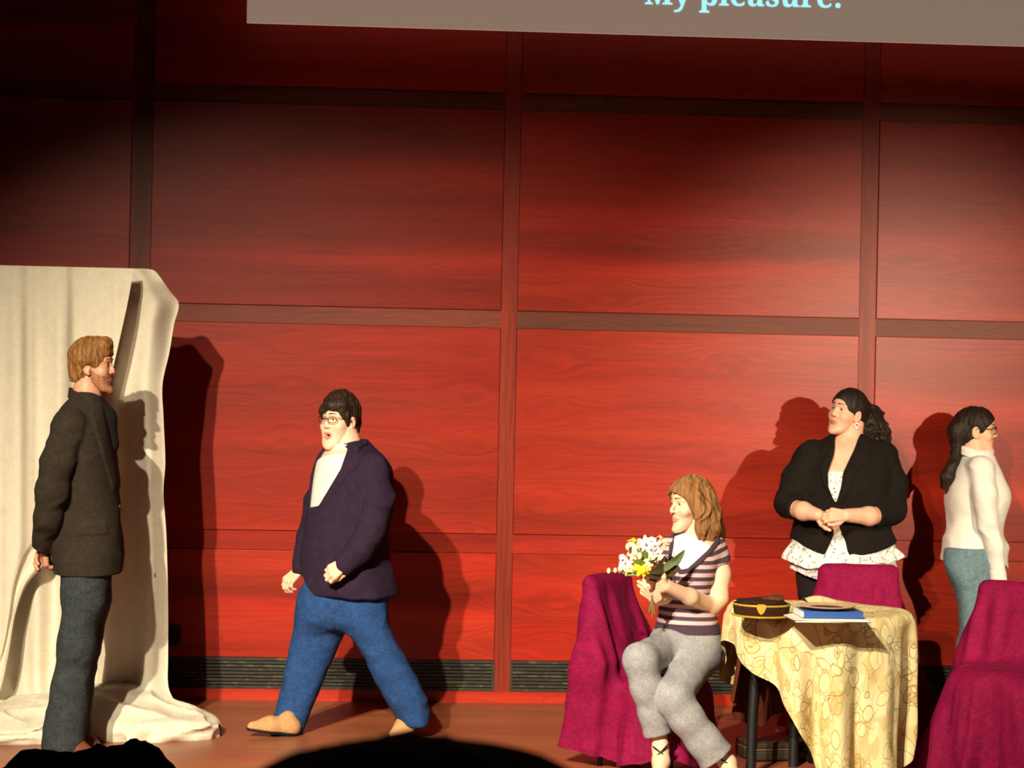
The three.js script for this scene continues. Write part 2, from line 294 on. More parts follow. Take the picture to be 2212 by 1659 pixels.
// ------------------------------------------------------------------ stage lights: lamp housings with a glowing lens, each with its spot light
STAGE_LIGHTS.forEach(([at, aim, power, angle, pen, col], i) => {
  const dir = V3(...sub3(aim, at)).normalize(), q = new THREE.Quaternion().setFromUnitVectors(V3(0, 0, 1), dir);
  const t = thing('stage_light', ['black stage spotlight hung from the hall ceiling, the outer one', 'black stage spotlight hung from the hall ceiling, the inner one', 'black spotlight on a floor stand at the hall side'][i], 'stage light', at);
  const can = new THREE.LatheGeometry([[0.0, -0.36], [0.07, -0.35], [0.1, -0.3], [0.105, -0.02], [0.125, 0.0], [0.125, 0.02], [0.1, 0.02], [0.098, -0.03]].map(p => new THREE.Vector2(...p)), 24).rotateX(Math.PI / 2).applyQuaternion(q);
  part('housing', can, M.blackMetal, t);
  const lens = part('lens', new THREE.CircleGeometry(0.095, 24).translate(0, 0, -0.02).applyQuaternion(q), new THREE.MeshStandardMaterial({ color: 0x222222, emissive: col, emissiveIntensity: 4 }), t);
  if (i < 2) part('hanger', tube([[0, 0.1, 0], [0, CEIL - at[1], 0]], 0.018, 2), M.blackMetal, t);
  else { part('stand_pole', tube([[0, -0.1, 0.05], [0, HALLY - at[1] + 0.08, 0.05]], 0.018, 2), M.blackMetal, t); for (let k = 0; k < 3; k++) part('stand_leg', tube([[0, HALLY - at[1] + 0.45, 0.05], [0.4 * Math.cos(k * 2.1), HALLY - at[1] + 0.012, 0.05 + 0.4 * Math.sin(k * 2.1)]], 0.012, 2), M.blackMetal, t); }
  const s = new THREE.SpotLight(col, power, 0, angle * D2R, pen, 2); s.position.set(...at).addScaledVector(dir, 0.06); s.target.position.set(...aim); s.castShadow = true; s.shadow.radius = 3; s.shadow.mapSize.set(2048, 2048); scene.add(s, s.target);
});
// ------------------------------------------------------------------ projection screen with the caption
{
  const z = 0.28, a = P(533, 52, z), b = P(2212, 98, z), x0 = a[0], yb = (a[1] + b[1]) / 2, cxs = P(1605, 10, z)[0], x1 = 2 * cxs - x0, top = CEIL - 0.18;
  const t = thing('projection_screen', 'pale projection screen hanging above the stage with the blue-white caption My pleasure', 'screen', [cxs, yb, z]);
  const sm = new THREE.MeshStandardMaterial({ color: rgb(226, 214, 200), roughness: 0.9, emissive: new THREE.Color().setRGB(0.22, 0.155, 0.115), emissiveIntensity: 1, side: THREE.DoubleSide });
  part('screen_surface', boxUV(x1 - x0, top - yb, 0.006, 0, (top - yb) / 2, 0), sm, t);
  part('bottom_bar', boxUV(x1 - x0, 0.03, 0.016, 0, 0.015, -0.002, 0.004), sm, t);
  part('roller_case', boxUV(x1 - x0 + 0.1, 0.18, 0.2, 0, top - yb + 0.09, 0, 0.02), M.black, t);
  const font = await new FontLoader().loadAsync('fonts/droid/droid_serif_bold.typeface.json');
  const g = new TextGeometry('My pleasure.', { font, size: 0.1, depth: 0.002, curveSegments: 6 }); g.computeBoundingBox();
  const L = P(1393, 9, z), R = P(1815, 17, z), bx = g.boundingBox, k = Math.hypot(R[0] - L[0], R[1] - L[1]) / (bx.max.x - bx.min.x);
  g.translate(-bx.min.x, 0, 0).scale(k, k, 1).rotateZ(Math.atan2(R[1] - L[1], R[0] - L[0])).translate(L[0] - cxs, L[1] - yb, 0.003);
  part('caption', g, new THREE.MeshStandardMaterial({ color: 0x111111, emissive: new THREE.Color().setRGB(0.35, 0.85, 1.0), emissiveIntensity: 1.15 }), t);
}
// ------------------------------------------------------------------ wall socket box by the curtain
{
  const p = P(378, 1372, 0), t = thing('wall_box', 'small dark wall socket box beside the curtain edge', 'wall box', p);
  part('plate', boxUV(0.06, 0.1, 0.02, 0, 0, 0.011, 0.004), M.black, t);
  for (const s of [-1, 1]) part('socket', boxUV(0.03, 0.028, 0.006, 0, s * 0.022, 0.022, 0.002), M.blackMetal, t);
}
// ------------------------------------------------------------------ cloth materials
function onLevel(px, py, y) { const a = P(px, py, 0), b = P(px, py, 1), t = (y - a[1]) / (b[1] - a[1]); return [lerp(a[0], b[0], t), y, t]; }
function clothMat(c, rough, spread, o = {}, rep = 1) {
  const t = tex(256, 256, (a, b) => { const v = 1 + spread * (0.4 * fbm(a * 11, b * 11, 3) + 0.55 * noise(a * 60, b * 60, 9)); return [c[0] * v, c[1] * v, c[2] * v]; });
  t.wrapS = t.wrapT = THREE.MirroredRepeatWrapping; t.repeat.set(rep, rep);
  return new THREE.MeshPhysicalMaterial({ map: t, roughness: rough, specularIntensity: 0.3, side: THREE.DoubleSide, ...o });
}
M.velvet = clothMat([0.48, 0.036, 0.225], 0.8, 0.2, { sheen: 0.5, sheenColor: new THREE.Color().setRGB(0.75, 0.10, 0.3), sheenRoughness: 0.45 }, 2);
M.muslin = clothMat([0.85, 0.815, 0.745], 0.95, 0.04, {}, 2);
// ------------------------------------------------------------------ white curtains over a light frame
{
  const z0 = 0.98;
  const fr = thing('drape_stand', 'slim metal frame standing inside the white curtains', 'frame', [P(150, 900, z0)[0], 0, 0.72]);
  const bx = fr.position.x, hT = P(150, 582, z0)[1] - 0.03, xr = P(322, 600, z0)[0] - bx - 0.14, xl = -1.1;
  for (const x of [xl, xr - 0.03]) part('post', tube([[x, 0, 0], [x, hT, 0]], 0.016, 4), M.blackMetal, fr);
  part('top_rail', tube([[xl, hT, 0], [xr - 0.03, hT, 0]], 0.016, 4), M.blackMetal, fr);
  for (const x of [xl, xr - 0.03]) part('foot', boxUV(0.3, 0.02, 0.1, x, 0.01, 0), M.blackMetal, fr);
  // right, rear curtain with its spill of cloth on the floor
  const right = [[572, 335], [583, 335], [600, 347], [630, 368], [655, 386], [700, 376], [760, 366], [830, 351], [900, 353], [1000, 357], [1060, 353], [1150, 359], [1300, 363], [1420, 363], [1485, 364], [1520, 380], [1550, 397], [1575, 404]];
  const top = px => interp([[-200, 571], [0, 575], [285, 580], [330, 583], [345, 596], [400, 660]], px);
  const rear = thing('curtain', 'white rear curtain hanging straight beside the wall and pooling on the floor', 'curtain', P(200, 1580, z0), null);
  rear.position.y = 0; const ro = rear.position.toArray();
  const foldR = (u, py) => { const s = sstep(580, 760, py); return 0.035 * Math.sin(u * 21 + 1.2 * noise(u * 3, py * 0.002, 4)) * (0.35 + 0.65 * s) + 0.03 * noise(u * 5, py * 0.0025, 8) + 0.012 * noise(u * 16, py * 0.004, 2); };
  const gR = grid(170, 130, (u, v) => {
    const py = lerp(574, 1578, v), xr = interp(right, py), px = lerp(-200, xr, u);
    const y = Math.max(py, top(px)), edge = sstep(0.86, 1, u);
    let z = z0 - 0.065 + foldR(u * 2.0, y) * (1 - 0.3 * edge) - 0.10 * edge * sstep(600, 660, y) * (1 - sstep(700, 860, y)) + 0.10 * sstep(1440, 1580, y);
    const p = P(px, y, z); if (p[1] < 0.012) p[1] = 0.012; return [p[0] - ro[0], p[1], p[2] - ro[2], p[0], p[1]];
  });
  part('drape', gR, M.muslin, rear);
  const heap = (() => {
    const b = [], add = (px, py, z, rx, ry, rz) => { const c = P(px, py, z); b.push(ell([c[0], ry * 0.35, c[2]], [rx, ry, rz])); };
    add(-120, 1580, 1.05, 0.36, 0.09, 0.4); add(30, 1580, 1.0, 0.3, 0.095, 0.42); add(160, 1560, 0.95, 0.25, 0.12, 0.36); add(235, 1560, 0.9, 0.24, 0.15, 0.36); add(300, 1570, 0.95, 0.22, 0.11, 0.34); add(370, 1575, 1.02, 0.2, 0.075, 0.26); add(425, 1590, 1.12, 0.085, 0.05, 0.11);
    const u = union(b, 0.1);
    return (x, y, z) => { const d = smax(u(x, y, z), 0.82 - z, 0.05); if (Math.abs(d) > 0.09) return d; const q = noise(x * 5, y * 9, z * 5) * 2; return d - 0.024 * noise(x * 5 + q, y * 8, z * 6 + q) - 0.014 * (1 - 2 * Math.abs(noise(x * 8 + q, y * 9, z * 8))) - 0.003 * noise(x * 20, y * 16, z * 18); };
  })();
  const a = P(-320, 1580, 1.0), c = P(480, 1580, 1.0);
  part('pooled_hem', mesh(heap, [a[0], -0.012, 0.4], [c[0], 0.32, 1.52], 0.011).translate(-ro[0], 0, -ro[2]), M.muslin, rear);
  // left, front curtain drawn aside: its free edge runs from the top down to the left
  const edge = [[-260, 1500], [-60, 1500], [0, 1494], [18, 1420], [32, 1335], [56, 1268], [100, 1212], [150, 1115], [190, 1000], [222, 890], [250, 770], [272, 672], [284, 610], [287, 588]];
  const front = thing('curtain', 'white front curtain drawn aside, its edge running diagonally behind the man in the blazer', 'curtain', P(60, 1400, z0 + 0.1), null);
  const fo = front.position.toArray();
  const gF = grid(240, 130, (u, v) => {
    const px = lerp(-260, 287, u), yb = interp(edge, px), yt = 573 + px * 0.024;
    const py = lerp(yt, yb, v), f = sstep(0, 0.3, v);
    const fold = 0.022 * Math.sin(px * 0.062 + 2.2 * noise(px * 0.01, py * 0.0012, 1)) + 0.026 * noise(px * 0.021, py * 0.0011, 3) + 0.01 * noise(px * 0.07, py * 0.0016, 12);
    const dEdge = (1 - v) * (yb - yt) * 0.75;                      // rolled hem along the free edge, a second fold a hand's breadth above it
    const roll = 0.03 * Math.exp(-(((dEdge - 9) / 9) ** 2)) * sstep(850, 1150, py) + 0.045 * (sstep(46, 58, dEdge) - 1) * sstep(950, 1150, py) * 0.6;
    const z = z0 + 0.095 + fold * (0.4 + 0.6 * f) * (1 - 0.55 * sstep(1050, 1250, py) * sstep(90, 30, dEdge)) + roll;
    const p = P(px, py, z); if (p[1] < 0.015) p[1] = 0.015; return [p[0] - fo[0], p[1] - fo[1], p[2] - fo[2], p[0], p[1]];
  });
  part('drape', gF, M.muslin, front);
}
// ------------------------------------------------------------------ chairs under dark red velvet covers
const ridge2 = (a, b) => 1 - 2 * Math.abs(noise(a, b, 4.5));
function chairShape(fold, flare, seedN, sh = 0) {     // in chair axes: z is where a sitter faces
  return (x, y, z) => {
    const low = clamp((0.46 - sh - y) / 0.46, 0, 1), ang = Math.atan2(x, z);
    const fa = low * fold * (Math.sin(ang * 9 + 1.5 * noise(ang * 1.5, y * 2, seedN) + seedN) * 0.6 + 0.9 * noise(ang * 3.2, y * 1.3, seedN + 4) + 0.35 * noise(ang * 9, y * 3, seedN + 9));
    const half = 0.205 + flare * low + fa;
    const n = 3.2, k = Math.pow(Math.abs(x / half) ** n + Math.abs(z / (half + 0.01)) ** n, 1 / n);
    const skirt = smax((k - 1) * half * 0.9, y - 0.462 + sh - 0.012 * noise(x * 9, z * 9, seedN), 0.06);
    const zb = y > 0.45 ? -0.19 - (y - 0.45) * 0.16 : -0.19 - (0.45 - y) * 0.14, wide = 0.198 + 0.085 * sstep(0.76, 0.36, y) + 0.012 * noise(y * 7, x * 4, seedN + 2);
    const bf = (0.014 * noise(x * 22, y * 3, seedN + 6) + 0.008 * ridge2(x * 13 + seedN, y * 2.5)) * sstep(0.82, 0.68, y);
    const rx = Math.abs(x) - wide + 0.05, ry = Math.abs(y - 0.41) - 0.405 + 0.05;
    const flat = Math.hypot(Math.max(rx, 0), Math.max(ry, 0)) + Math.min(Math.max(rx, ry), 0) - 0.05;
    const back = smax(flat, Math.abs(z - zb) - 0.035 - bf - 0.05 * sstep(0.8, 0.4, y), 0.06);
    return smin(skirt, back, 0.07) - 0.004 * noise(x * 14, y * 14, z * 14);
  };
}
function drapedChair(px, z, yaw, labelChair, labelCover, hem, fold, flare, sn, sh = 0) {
  const at = P(px, 1500, z); at[1] = 0;
  const q = new THREE.Quaternion().setFromAxisAngle(V3(0, 1, 0), yaw);
  const ch = thing('chair', labelChair, 'chair', at, null); ch.quaternion.copy(q);
  part('seat', boxUV(0.34, 0.03, 0.34, 0, 0.41 - sh, 0, 0.012), M.black, ch);
  part('backrest', boxUV(0.3, 0.2, 0.02, 0, 0, 0, 0.008).rotateX(-0.16).translate(0, 0.66, -0.225), M.black, ch);
  for (const [sx, sz] of [[-1, -1], [1, -1], [-1, 1], [1, 1]]) part('leg', sz < 0 ? tube([[sx * 0.15, 0.55, -0.2], [sx * 0.15, 0.4, -0.16], [sx * 0.165, 0, -0.175]], 0.011, 12) : tube([[sx * 0.15, 0.41 - sh, 0.15], [sx * 0.165, 0, 0.165]], 0.011, 4), M.blackMetal, ch);
  const f = chairShape(fold, flare, sn, sh);
  const g = mesh(f, [-0.46, 0.006, -0.5], [0.46, 0.87, 0.46], 0.0085, { pad: 1.8, hem: (x, z) => hem(Math.atan2(x, z)), uv: (x, y, z) => [x + z * 0.7 + 0.31, y + 0.2 * x + 0.04] });
  const cv = thing('chair_cover', labelCover, 'chair cover', at, 'dark red velvet covers over the chairs'); cv.quaternion.copy(q);
  part('cloth', g, M.velvet, cv);
  return at;
}
drapedChair(1416, 1.72, 55 * D2R, 'chair under red velvet on which the person in the striped top sits', 'dark red velvet cover of the chair that the seated person in stripes sits on', a => 0.05 + 0.05 * noise(a * 2.2, 1, 1) + 0.04 * sstep(-1.2, -2.4, a), 0.045, 0.075, 2, 0.085);
drapedChair(1866, 1.15, -4 * D2R, 'chair under red velvet standing behind the round table', 'dark red velvet cover of the chair behind the round table', a => 0.03 + 0.02 * noise(a * 2, 4, 1), 0.065, 0.17, 5);
drapedChair(2168, 1.93, -32 * D2R, 'chair under red velvet at the right edge, beside the round table', 'dark red velvet cover of the chair in front of the person in the white shirt', a => 0.02 + 0.02 * noise(a * 2, 7, 1), 0.075, 0.075, 9);
// ------------------------------------------------------------------ round table, its cloth, and the things on it
const TZ = 2.0, TY = 0.70, TC = P(1769, 1322, TZ); TC[1] = 0;
{
  const t = thing('round_table', 'small round table with dark legs under the cream patterned cloth', 'table', TC);
  const top = new THREE.LatheGeometry([[0, TY - 0.03], [0.36, TY - 0.03], [0.375, TY - 0.02], [0.375, TY - 0.008], [0.365, TY - 0.002], [0, TY - 0.002]].map(p => new THREE.Vector2(...p)), 48); part('table_top', top, M.black, t);
  part('pedestal', new THREE.CylinderGeometry(0.03, 0.035, TY - 0.1, 16).translate(0, (TY - 0.03) / 2 + 0.03, 0), M.blackMetal, t);
  for (const a of [-1.75, 0.1, 1.6, 3.3]) part('leg', tube([[0.24 * Math.sin(a), TY - 0.03, 0.24 * Math.cos(a)], [0.265 * Math.sin(a), 0.3, 0.265 * Math.cos(a)], [0.27 * Math.sin(a), 0, 0.27 * Math.cos(a)]], 0.022, 12), M.black, t);
  // cloth
  const vine = (() => {
    const c = document.createElement('canvas'); c.width = c.height = 1024; const g = c.getContext('2d'); seed = 99;
    g.fillStyle = 'rgb(236,218,166)'; g.fillRect(0, 0, 1024, 1024);
    const tile = (x, y, f) => { for (const ox of [-1024, 0, 1024]) for (const oy of [-1024, 0, 1024]) if (x + ox > -200 && x + ox < 1224 && y + oy > -200 && y + oy < 1224) { g.save(); g.translate(x + ox, y + oy); f(); g.restore(); } };
    for (let i = 0; i < 130; i++) { const x = rnd() * 1024, y = rnd() * 1024, r = rr(24, 80), a = rr(-0.6, 0.6), col = ['rgba(206,170,108,0.45)', 'rgba(242,228,180,0.9)', 'rgba(216,188,128,0.5)'][i % 3]; tile(x, y, () => { g.fillStyle = col; g.beginPath(); g.ellipse(0, 0, r * 0.55, r, a, 0, 7); g.fill(); }); }
    for (let i = 0; i < 320; i++) {           // outlined leaves and paisley drops on a trailing stem
      const x = rnd() * 1024, y = rnd() * 1024, L = rr(34, 92), w = L * rr(0.32, 0.62), a = rr(0, 6.3), bend = rr(-8, 8), lw = rr(2.5, 5.5);
      tile(x, y, () => {
        g.rotate(a); g.strokeStyle = ['rgba(150,126,70,0.7)', 'rgba(168,138,84,0.6)', 'rgba(132,116,72,0.65)'][i % 3]; g.lineWidth = lw;
        if (i % 4) { g.fillStyle = i % 3 ? 'rgba(240,225,172,0.85)' : 'rgba(214,184,122,0.6)'; g.beginPath(); g.moveTo(0, 0); g.bezierCurveTo(w, -L * 0.3, w * 0.9, -L * 0.85, bend, -L); g.bezierCurveTo(-w, -L * 0.8, -w * 0.9, -L * 0.2, 0, 0); g.fill(); g.stroke(); }
        else { g.beginPath(); g.moveTo(0, 0); g.bezierCurveTo(40, -30, -30, -90, 20, -150); g.stroke(); }
        if (i % 9 === 0) { g.fillStyle = 'rgba(130,110,66,0.6)'; g.beginPath(); g.ellipse(0, -L * 0.5, 5, 9, 0, 0, 7); g.fill(); }
      });
    }
    const tx = new THREE.CanvasTexture(c); tx.colorSpace = THREE.SRGBColorSpace; tx.wrapS = tx.wrapT = THREE.RepeatWrapping; tx.repeat.set(0.95, 0.95); return tx;
  })();
  const R = 0.385, hang = [[-180, 0.36], [-150, 0.36], [-128, 0.33], [-110, 0.22], [-98, 0.14], [-80, 0.13], [-60, 0.2], [-42, 0.29], [-30, 0.4], [-22, 0.5], [-12, 0.63], [0, 0.685], [40, 0.69], [58, 0.66], [72, 0.56], [88, 0.44], [105, 0.4], [140, 0.4], [180, 0.36]];
  const cl = thing('tablecloth', 'cream tablecloth with tan vine pattern hanging in folds over the round table', 'tablecloth', TC);
  const cloth = grid(420, 90, (u, v) => {
    const th = (u * 360 - 180) * D2R, L = interp(hang, u * 360 - 180), tot = R + L, s = v * tot;
    let r, y;
    if (s < R - 0.03) { r = s; y = TY + 0.003; } else { const e = clamp((s - (R - 0.03)) / 0.06), ar = Math.min(s - (R - 0.03), 0.06); r = R - 0.03 + 0.036 * Math.sin(e * Math.PI / 2); y = TY + 0.003 - 0.036 * (1 - Math.cos(e * Math.PI / 2)); if (s > R + 0.03) { y -= s - R - 0.03; } }
    const h = clamp((s - R) / 0.7, 0, 1), hs = Math.pow(h, 0.75);
    const fold = Math.sin(th * 11 + 0.7 + 0.8 * noise(th * 2, 1, 3)) * 0.75 + 0.6 * noise(th * 5, h * 1.2, 5);
    r += hs * (0.080 * fold + 0.018) - 0.055 * h * sstep(-0.9, -0.3, th) * 0.6 - 0.03 * h * sstep(0.6, 1.3, th) + 0.02 * h * noise(th * 9, h * 3, 8);
    const twist = th - 0.32 * h * sstep(-0.05, -0.6, th) * -1 * 0.6 - 0.18 * h * sstep(0.6, 1.4, th);
    y += s < R ? 0.022 * Math.exp(-(((th + 1.9) / 0.35) ** 2) - ((s - 0.33) / 0.05) ** 2) + 0.026 * Math.exp(-(((th - 2.95) / 0.25) ** 2) - ((s - 0.3) / 0.06) ** 2) + 0.004 * (noise(s * 14, th * 3, 2) + 1) * sstep(0, 0.2, s) : 0;
    if (y < 0.008) { y = 0.008; }
    return [r * Math.sin(twist), y, r * Math.cos(twist), s * Math.sin(th), s * Math.cos(th)];
  });
  const under = thing('added_shade_cloth', 'added dark brown sheet standing in for the shade under the cream tablecloth at the table back', 'cloth', TC);  // added sheet: its dark brown stands in for the shade under the table
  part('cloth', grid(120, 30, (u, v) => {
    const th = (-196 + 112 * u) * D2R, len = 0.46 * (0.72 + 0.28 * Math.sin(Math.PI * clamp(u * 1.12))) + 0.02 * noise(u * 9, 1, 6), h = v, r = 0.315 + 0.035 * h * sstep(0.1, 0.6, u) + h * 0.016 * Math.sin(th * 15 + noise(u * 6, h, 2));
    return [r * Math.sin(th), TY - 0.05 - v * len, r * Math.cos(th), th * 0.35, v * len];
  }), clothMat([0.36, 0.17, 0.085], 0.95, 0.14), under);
  part('cloth', cloth, new THREE.MeshPhysicalMaterial({ map: vine, roughness: 0.85, side: THREE.DoubleSide }), cl);
}
{
  const y = TY + 0.012, gold = mat(rgb(214, 172, 60), 0.4, { metalness: 0.3 }), felt = clothMat([0.22, 0.13, 0.08], 0.95, 0.3, {}, 3), lathe = pts => new THREE.LatheGeometry(pts.map(p => new THREE.Vector2(...p)), 48);
  const h = onLevel(1656, 1337, y); h[2] -= 0.118; const cap = thing('cap', 'dark brown round cap with gold bands and a gold point, lying on the patterned tablecloth', 'cap', h);
  part('brim', lathe([[0.1, 0], [0.119, 0.001], [0.121, 0.006], [0.112, 0.011], [0.1, 0.012]]), gold, cap);
  part('band', lathe([[0, 0.004], [0.106, 0.008], [0.11, 0.02], [0.114, 0.066], [0.112, 0.07], [0.06, 0.074], [0, 0.076]]), felt, cap);
  part('gold_braid', lathe([[0.113, 0.064], [0.1165, 0.066], [0.1165, 0.074], [0.112, 0.076]]), gold, cap);
  cap.scale.set(1, 0.68, 1); const e = new THREE.Shape(); e.moveTo(-0.022, 0.03); e.lineTo(-0.008, 0.036); e.lineTo(0.008, 0.036); e.lineTo(0.022, 0.03); e.lineTo(0.01, -0.012); e.lineTo(0, -0.024); e.lineTo(-0.01, -0.012);
  part('emblem', new THREE.ExtrudeGeometry(e, { depth: 0.003, bevelSize: 0.001, bevelThickness: 0.001, bevelSegments: 1 }).translate(0, 0.046, 0.113).rotateY(-0.18), gold, cap);
  part('crumpled_crown', mesh((x, Y, z) => ell([0.0, 0.078, -0.01], [0.095, 0.022, 0.09])(x, Y, z) - 0.012 * noise(x * 20, Y * 20, z * 20) , [-0.12, 0.05, -0.12], [0.12, 0.13, 0.1], 0.006), felt, cap);
  part('feather', mesh((x, Y, z) => smin(ell([0.045, 0.098, 0], [0.048, 0.02, 0.03])(x, Y, z), ell([0.06, 0.108, -0.01], [0.03, 0.014, 0.025])(x, Y, z), 0.02) - 0.006 * noise(x * 40, Y * 40, z * 40), [-0.03, 0.06, -0.06], [0.12, 0.15, 0.06], 0.005), clothMat([0.35, 0.2, 0.12], 0.9, 0.3), cap);
  const white = mat(rgb(240, 238, 232), 0.8), b = onLevel(1800, 1346, y); b[2] -= 0.11;
  const pp = thing('paper_stack', 'loose white papers under the blue book on the patterned tablecloth', 'papers', b, null);
  [[0, 0, 0.02], [0.006, 0.004, -0.03], [-0.012, 0.0, 0.05]].forEach(([dx, dz, r], i) => part('sheet', boxUV(0.3, 0.004, 0.21, 0, 0, 0).rotateY(r).translate(dx, 0.003 + i * 0.0045, dz), white, pp));
  const bk = thing('book', 'thick blue book lying on white papers on the round table', 'book', [b[0] + 0.006, y + 0.016, b[2] + 0.0]);
  const blue = mat(rgb(58, 98, 178), 0.5);
  bk.scale.set(0.9, 0.68, 0.9); part('cover', mergeGeometries([boxUV(0.26, 0.004, 0.19, 0, 0.002, 0), boxUV(0.26, 0.004, 0.19, 0, 0.036, 0), boxUV(0.26, 0.036, 0.005, 0, 0.019, 0.0945)]), blue, bk);
  part('page_block', boxUV(0.264, 0.031, 0.175, -0.008, 0.0195, 0), white, bk);
  const ds = thing('dish', 'shallow round beige dish with dark middle lying on the blue book', 'dish', [bk.position.x - 0.01, bk.position.y + 0.0275, bk.position.z - 0.005]);
  part('plate', lathe([[0, 0.002], [0.07, 0.002], [0.112, 0.012], [0.114, 0.015], [0.108, 0.0155], [0.07, 0.006], [0, 0.005]]), mat(rgb(222, 186, 146), 0.6), ds);
  part('dark_middle', lathe([[0, 0.0085], [0.066, 0.0075], [0.068, 0.0055]]), mat(rgb(84, 58, 38), 0.7), ds);
}
{                                             // flat case under the table
  const p = onLevel(1690, 1646, 0), t = thing('instrument_case', 'dark olive flat case lying on the stage floor under the round table', 'case', p), ol = mat(rgb(46, 42, 30), 0.6);
  t.rotation.y = 0.18;
  part('case_body', boxUV(0.3, 0.05, 0.2, 0, 0.028, -0.1, 0.015), ol, t); part('case_lid', boxUV(0.296, 0.03, 0.196, 0, 0.069, -0.1, 0.012), ol, t);
  part('edge_trim', boxUV(0.302, 0.006, 0.202, 0, 0.054, -0.1, 0.002), mat(rgb(120, 84, 52), 0.5), t); part('clasp', boxUV(0.03, 0.022, 0.006, 0.08, 0.055, 0.002, 0.002), M.blackMetal, t);
}
// ------------------------------------------------------------------ people: heads, hands, shoes
const skinMat = (r, g, b) => { const t = tex(128, 128, (a, c) => { const v = 1 + 0.05 * fbm(a * 9, c * 9, 4); return [r * v, g * v, b * v]; }); t.repeat.set(4, 4); return new THREE.MeshPhysicalMaterial({ map: t, roughness: 0.52 }); };
function hairMat(c, spread = 0.35) {
  const t = tex(256, 256, (a, b) => { const v = 1 + spread * (0.7 * noise(a * 120, b * 6, 3) + 0.4 * noise(a * 40, b * 4, 8)); return [c[0] * v, c[1] * v, c[2] * v]; });
  t.wrapS = t.wrapT = THREE.MirroredRepeatWrapping; t.repeat.set(4, 3); return new THREE.MeshPhysicalMaterial({ map: t, roughness: 0.62, specularIntensity: 0.6 });
}
M.eyeWhite = mat(rgb(225, 215, 205), 0.35); M.iris = mat(rgb(48, 32, 22), 0.3); M.mouth = mat(rgb(70, 18, 18), 0.6);
function head(c, F, U, hs, o = {}) {          // o: jaw, nose, open, lips, brow ...; F where the face looks, U up
  F = norm3(F); let L = norm3(cross3(U, F)); const Y = cross3(F, L);
  const toL = (x, y, z) => { const d = [(x - c[0]) / hs, (y - c[1]) / hs, (z - c[2]) / hs]; return [dot3(d, L), dot3(d, Y), dot3(d, F)]; };
  const toW = (x, y, z) => [c[0] + hs * (L[0] * x + Y[0] * y + F[0] * z), c[1] + hs * (L[1] * x + Y[1] * y + F[1] * z), c[2] + hs * (L[2] * x + Y[2] * y + F[2] * z)];
  const mtx = new THREE.Matrix4().set(L[0] * hs, Y[0] * hs, F[0] * hs, c[0], L[1] * hs, Y[1] * hs, F[1] * hs, c[1], L[2] * hs, Y[2] * hs, F[2] * hs, c[2], 0, 0, 0, 1);
  const jw = o.jaw ?? 1, nz = o.nose ?? 1, ch = o.chin ?? 0, fat = o.fat ?? 0, op = o.open ?? 0;
  const cran = ell([0, 0.034, -0.014], [0.073, 0.087, 0.095]);
  const face = loft([[-0.122 - op, 0, 0.062 + ch, 0.012, 0.022], [-0.112 - op, 0, 0.062 + ch, 0.03 * jw, 0.029], [-0.098 - op * 0.8, 0, 0.05 + ch * 0.7, 0.041 * jw + fat, 0.042], [-0.078, 0, 0.036, 0.051 * jw + fat, 0.049], [-0.05, 0, 0.03, 0.058 * jw + fat, 0.056], [-0.02, 0, 0.026, 0.065 + fat, 0.058], [0.008, 0, 0.022, 0.067 + fat * 0.6, 0.058], [0.032, 0, 0.018, 0.066, 0.068], [0.06, 0, 0.012, 0.064, 0.072], [0.09, 0, 0.002, 0.055, 0.066], [0.105, 0, 0, 0.044, 0.052]], { n: 2.15, cap: 0.02 });
  const bridge = cone([0, 0.03, 0.077], [0, -0.008, 0.086 + 0.010 * nz], 0.007, 0.0078), tip = cone([0, -0.008, 0.086 + 0.010 * nz], [0, -0.019, 0.088 + 0.010 * nz], 0.0078, 0.0098);
  const wing = s => ell([s * 0.0115, -0.022, 0.086], [0.0085, 0.0075, 0.012]);
  const w1 = wing(1), w2 = wing(-1), ey = 0.014, ex = 0.0305;
  const sock = [1, -1].map(s => ell([s * ex, ey + 0.002, 0.094], [0.019, 0.0125, 0.017])), lid = [1, -1].map(s => ell([s * ex, ey, 0.0655], [0.0155, 0.0125, 0.0145])), slit = [1, -1].map(s => ell([s * ex, ey - 0.001, 0.085], [0.013, 0.005, 0.014]));
  const browR = [1, -1].map(s => cone([s * 0.014, 0.034, 0.078], [s * 0.045, 0.034, 0.063], 0.0075, 0.006));
  const cheek = [1, -1].map(s => ell([s * 0.042, -0.022, 0.058], [0.022, 0.02, 0.02]));
  const chinB = ell([0, -0.108 - op, 0.082 + ch], [0.017 * jw, 0.013, 0.013]);
  const ear = [1, -1].map(s => ell([s * (0.073 + fat * 0.6), -0.004, -0.012], [0.009, 0.031, 0.0185])), concha = [1, -1].map(s => ell([s * (0.085 + fat * 0.6), -0.001, -0.006], [0.009, 0.017, 0.0095])), lobe = [1, -1].map(s => ell([s * (0.071 + fat * 0.6), -0.03, -0.002], [0.007, 0.01, 0.009]));
  const mouthC = ell([0, -0.062 - op * 0.45, 0.086], [0.012 + op * 0.35, op * 0.62 + 0.0001, 0.02]), philt = cone([0, -0.03, 0.1], [0, -0.046, 0.098], 0.006, 0.007);
  const faceZ = (x, y) => { let z = 0.13; for (let i = 0; i < 50; i++) { const d = smin(smin(cran(x, y, z), face(x, y, z), 0.015), chinB(x, y, z), 0.016); if (d < 0.0004) break; z -= Math.max(d * 0.7, 0.0005); } return z; };
  const onFace = (pts, k) => chain(pts.map(([[x, y, dz], r]) => [[x, y, faceZ(x, y) + dz], r]), k);
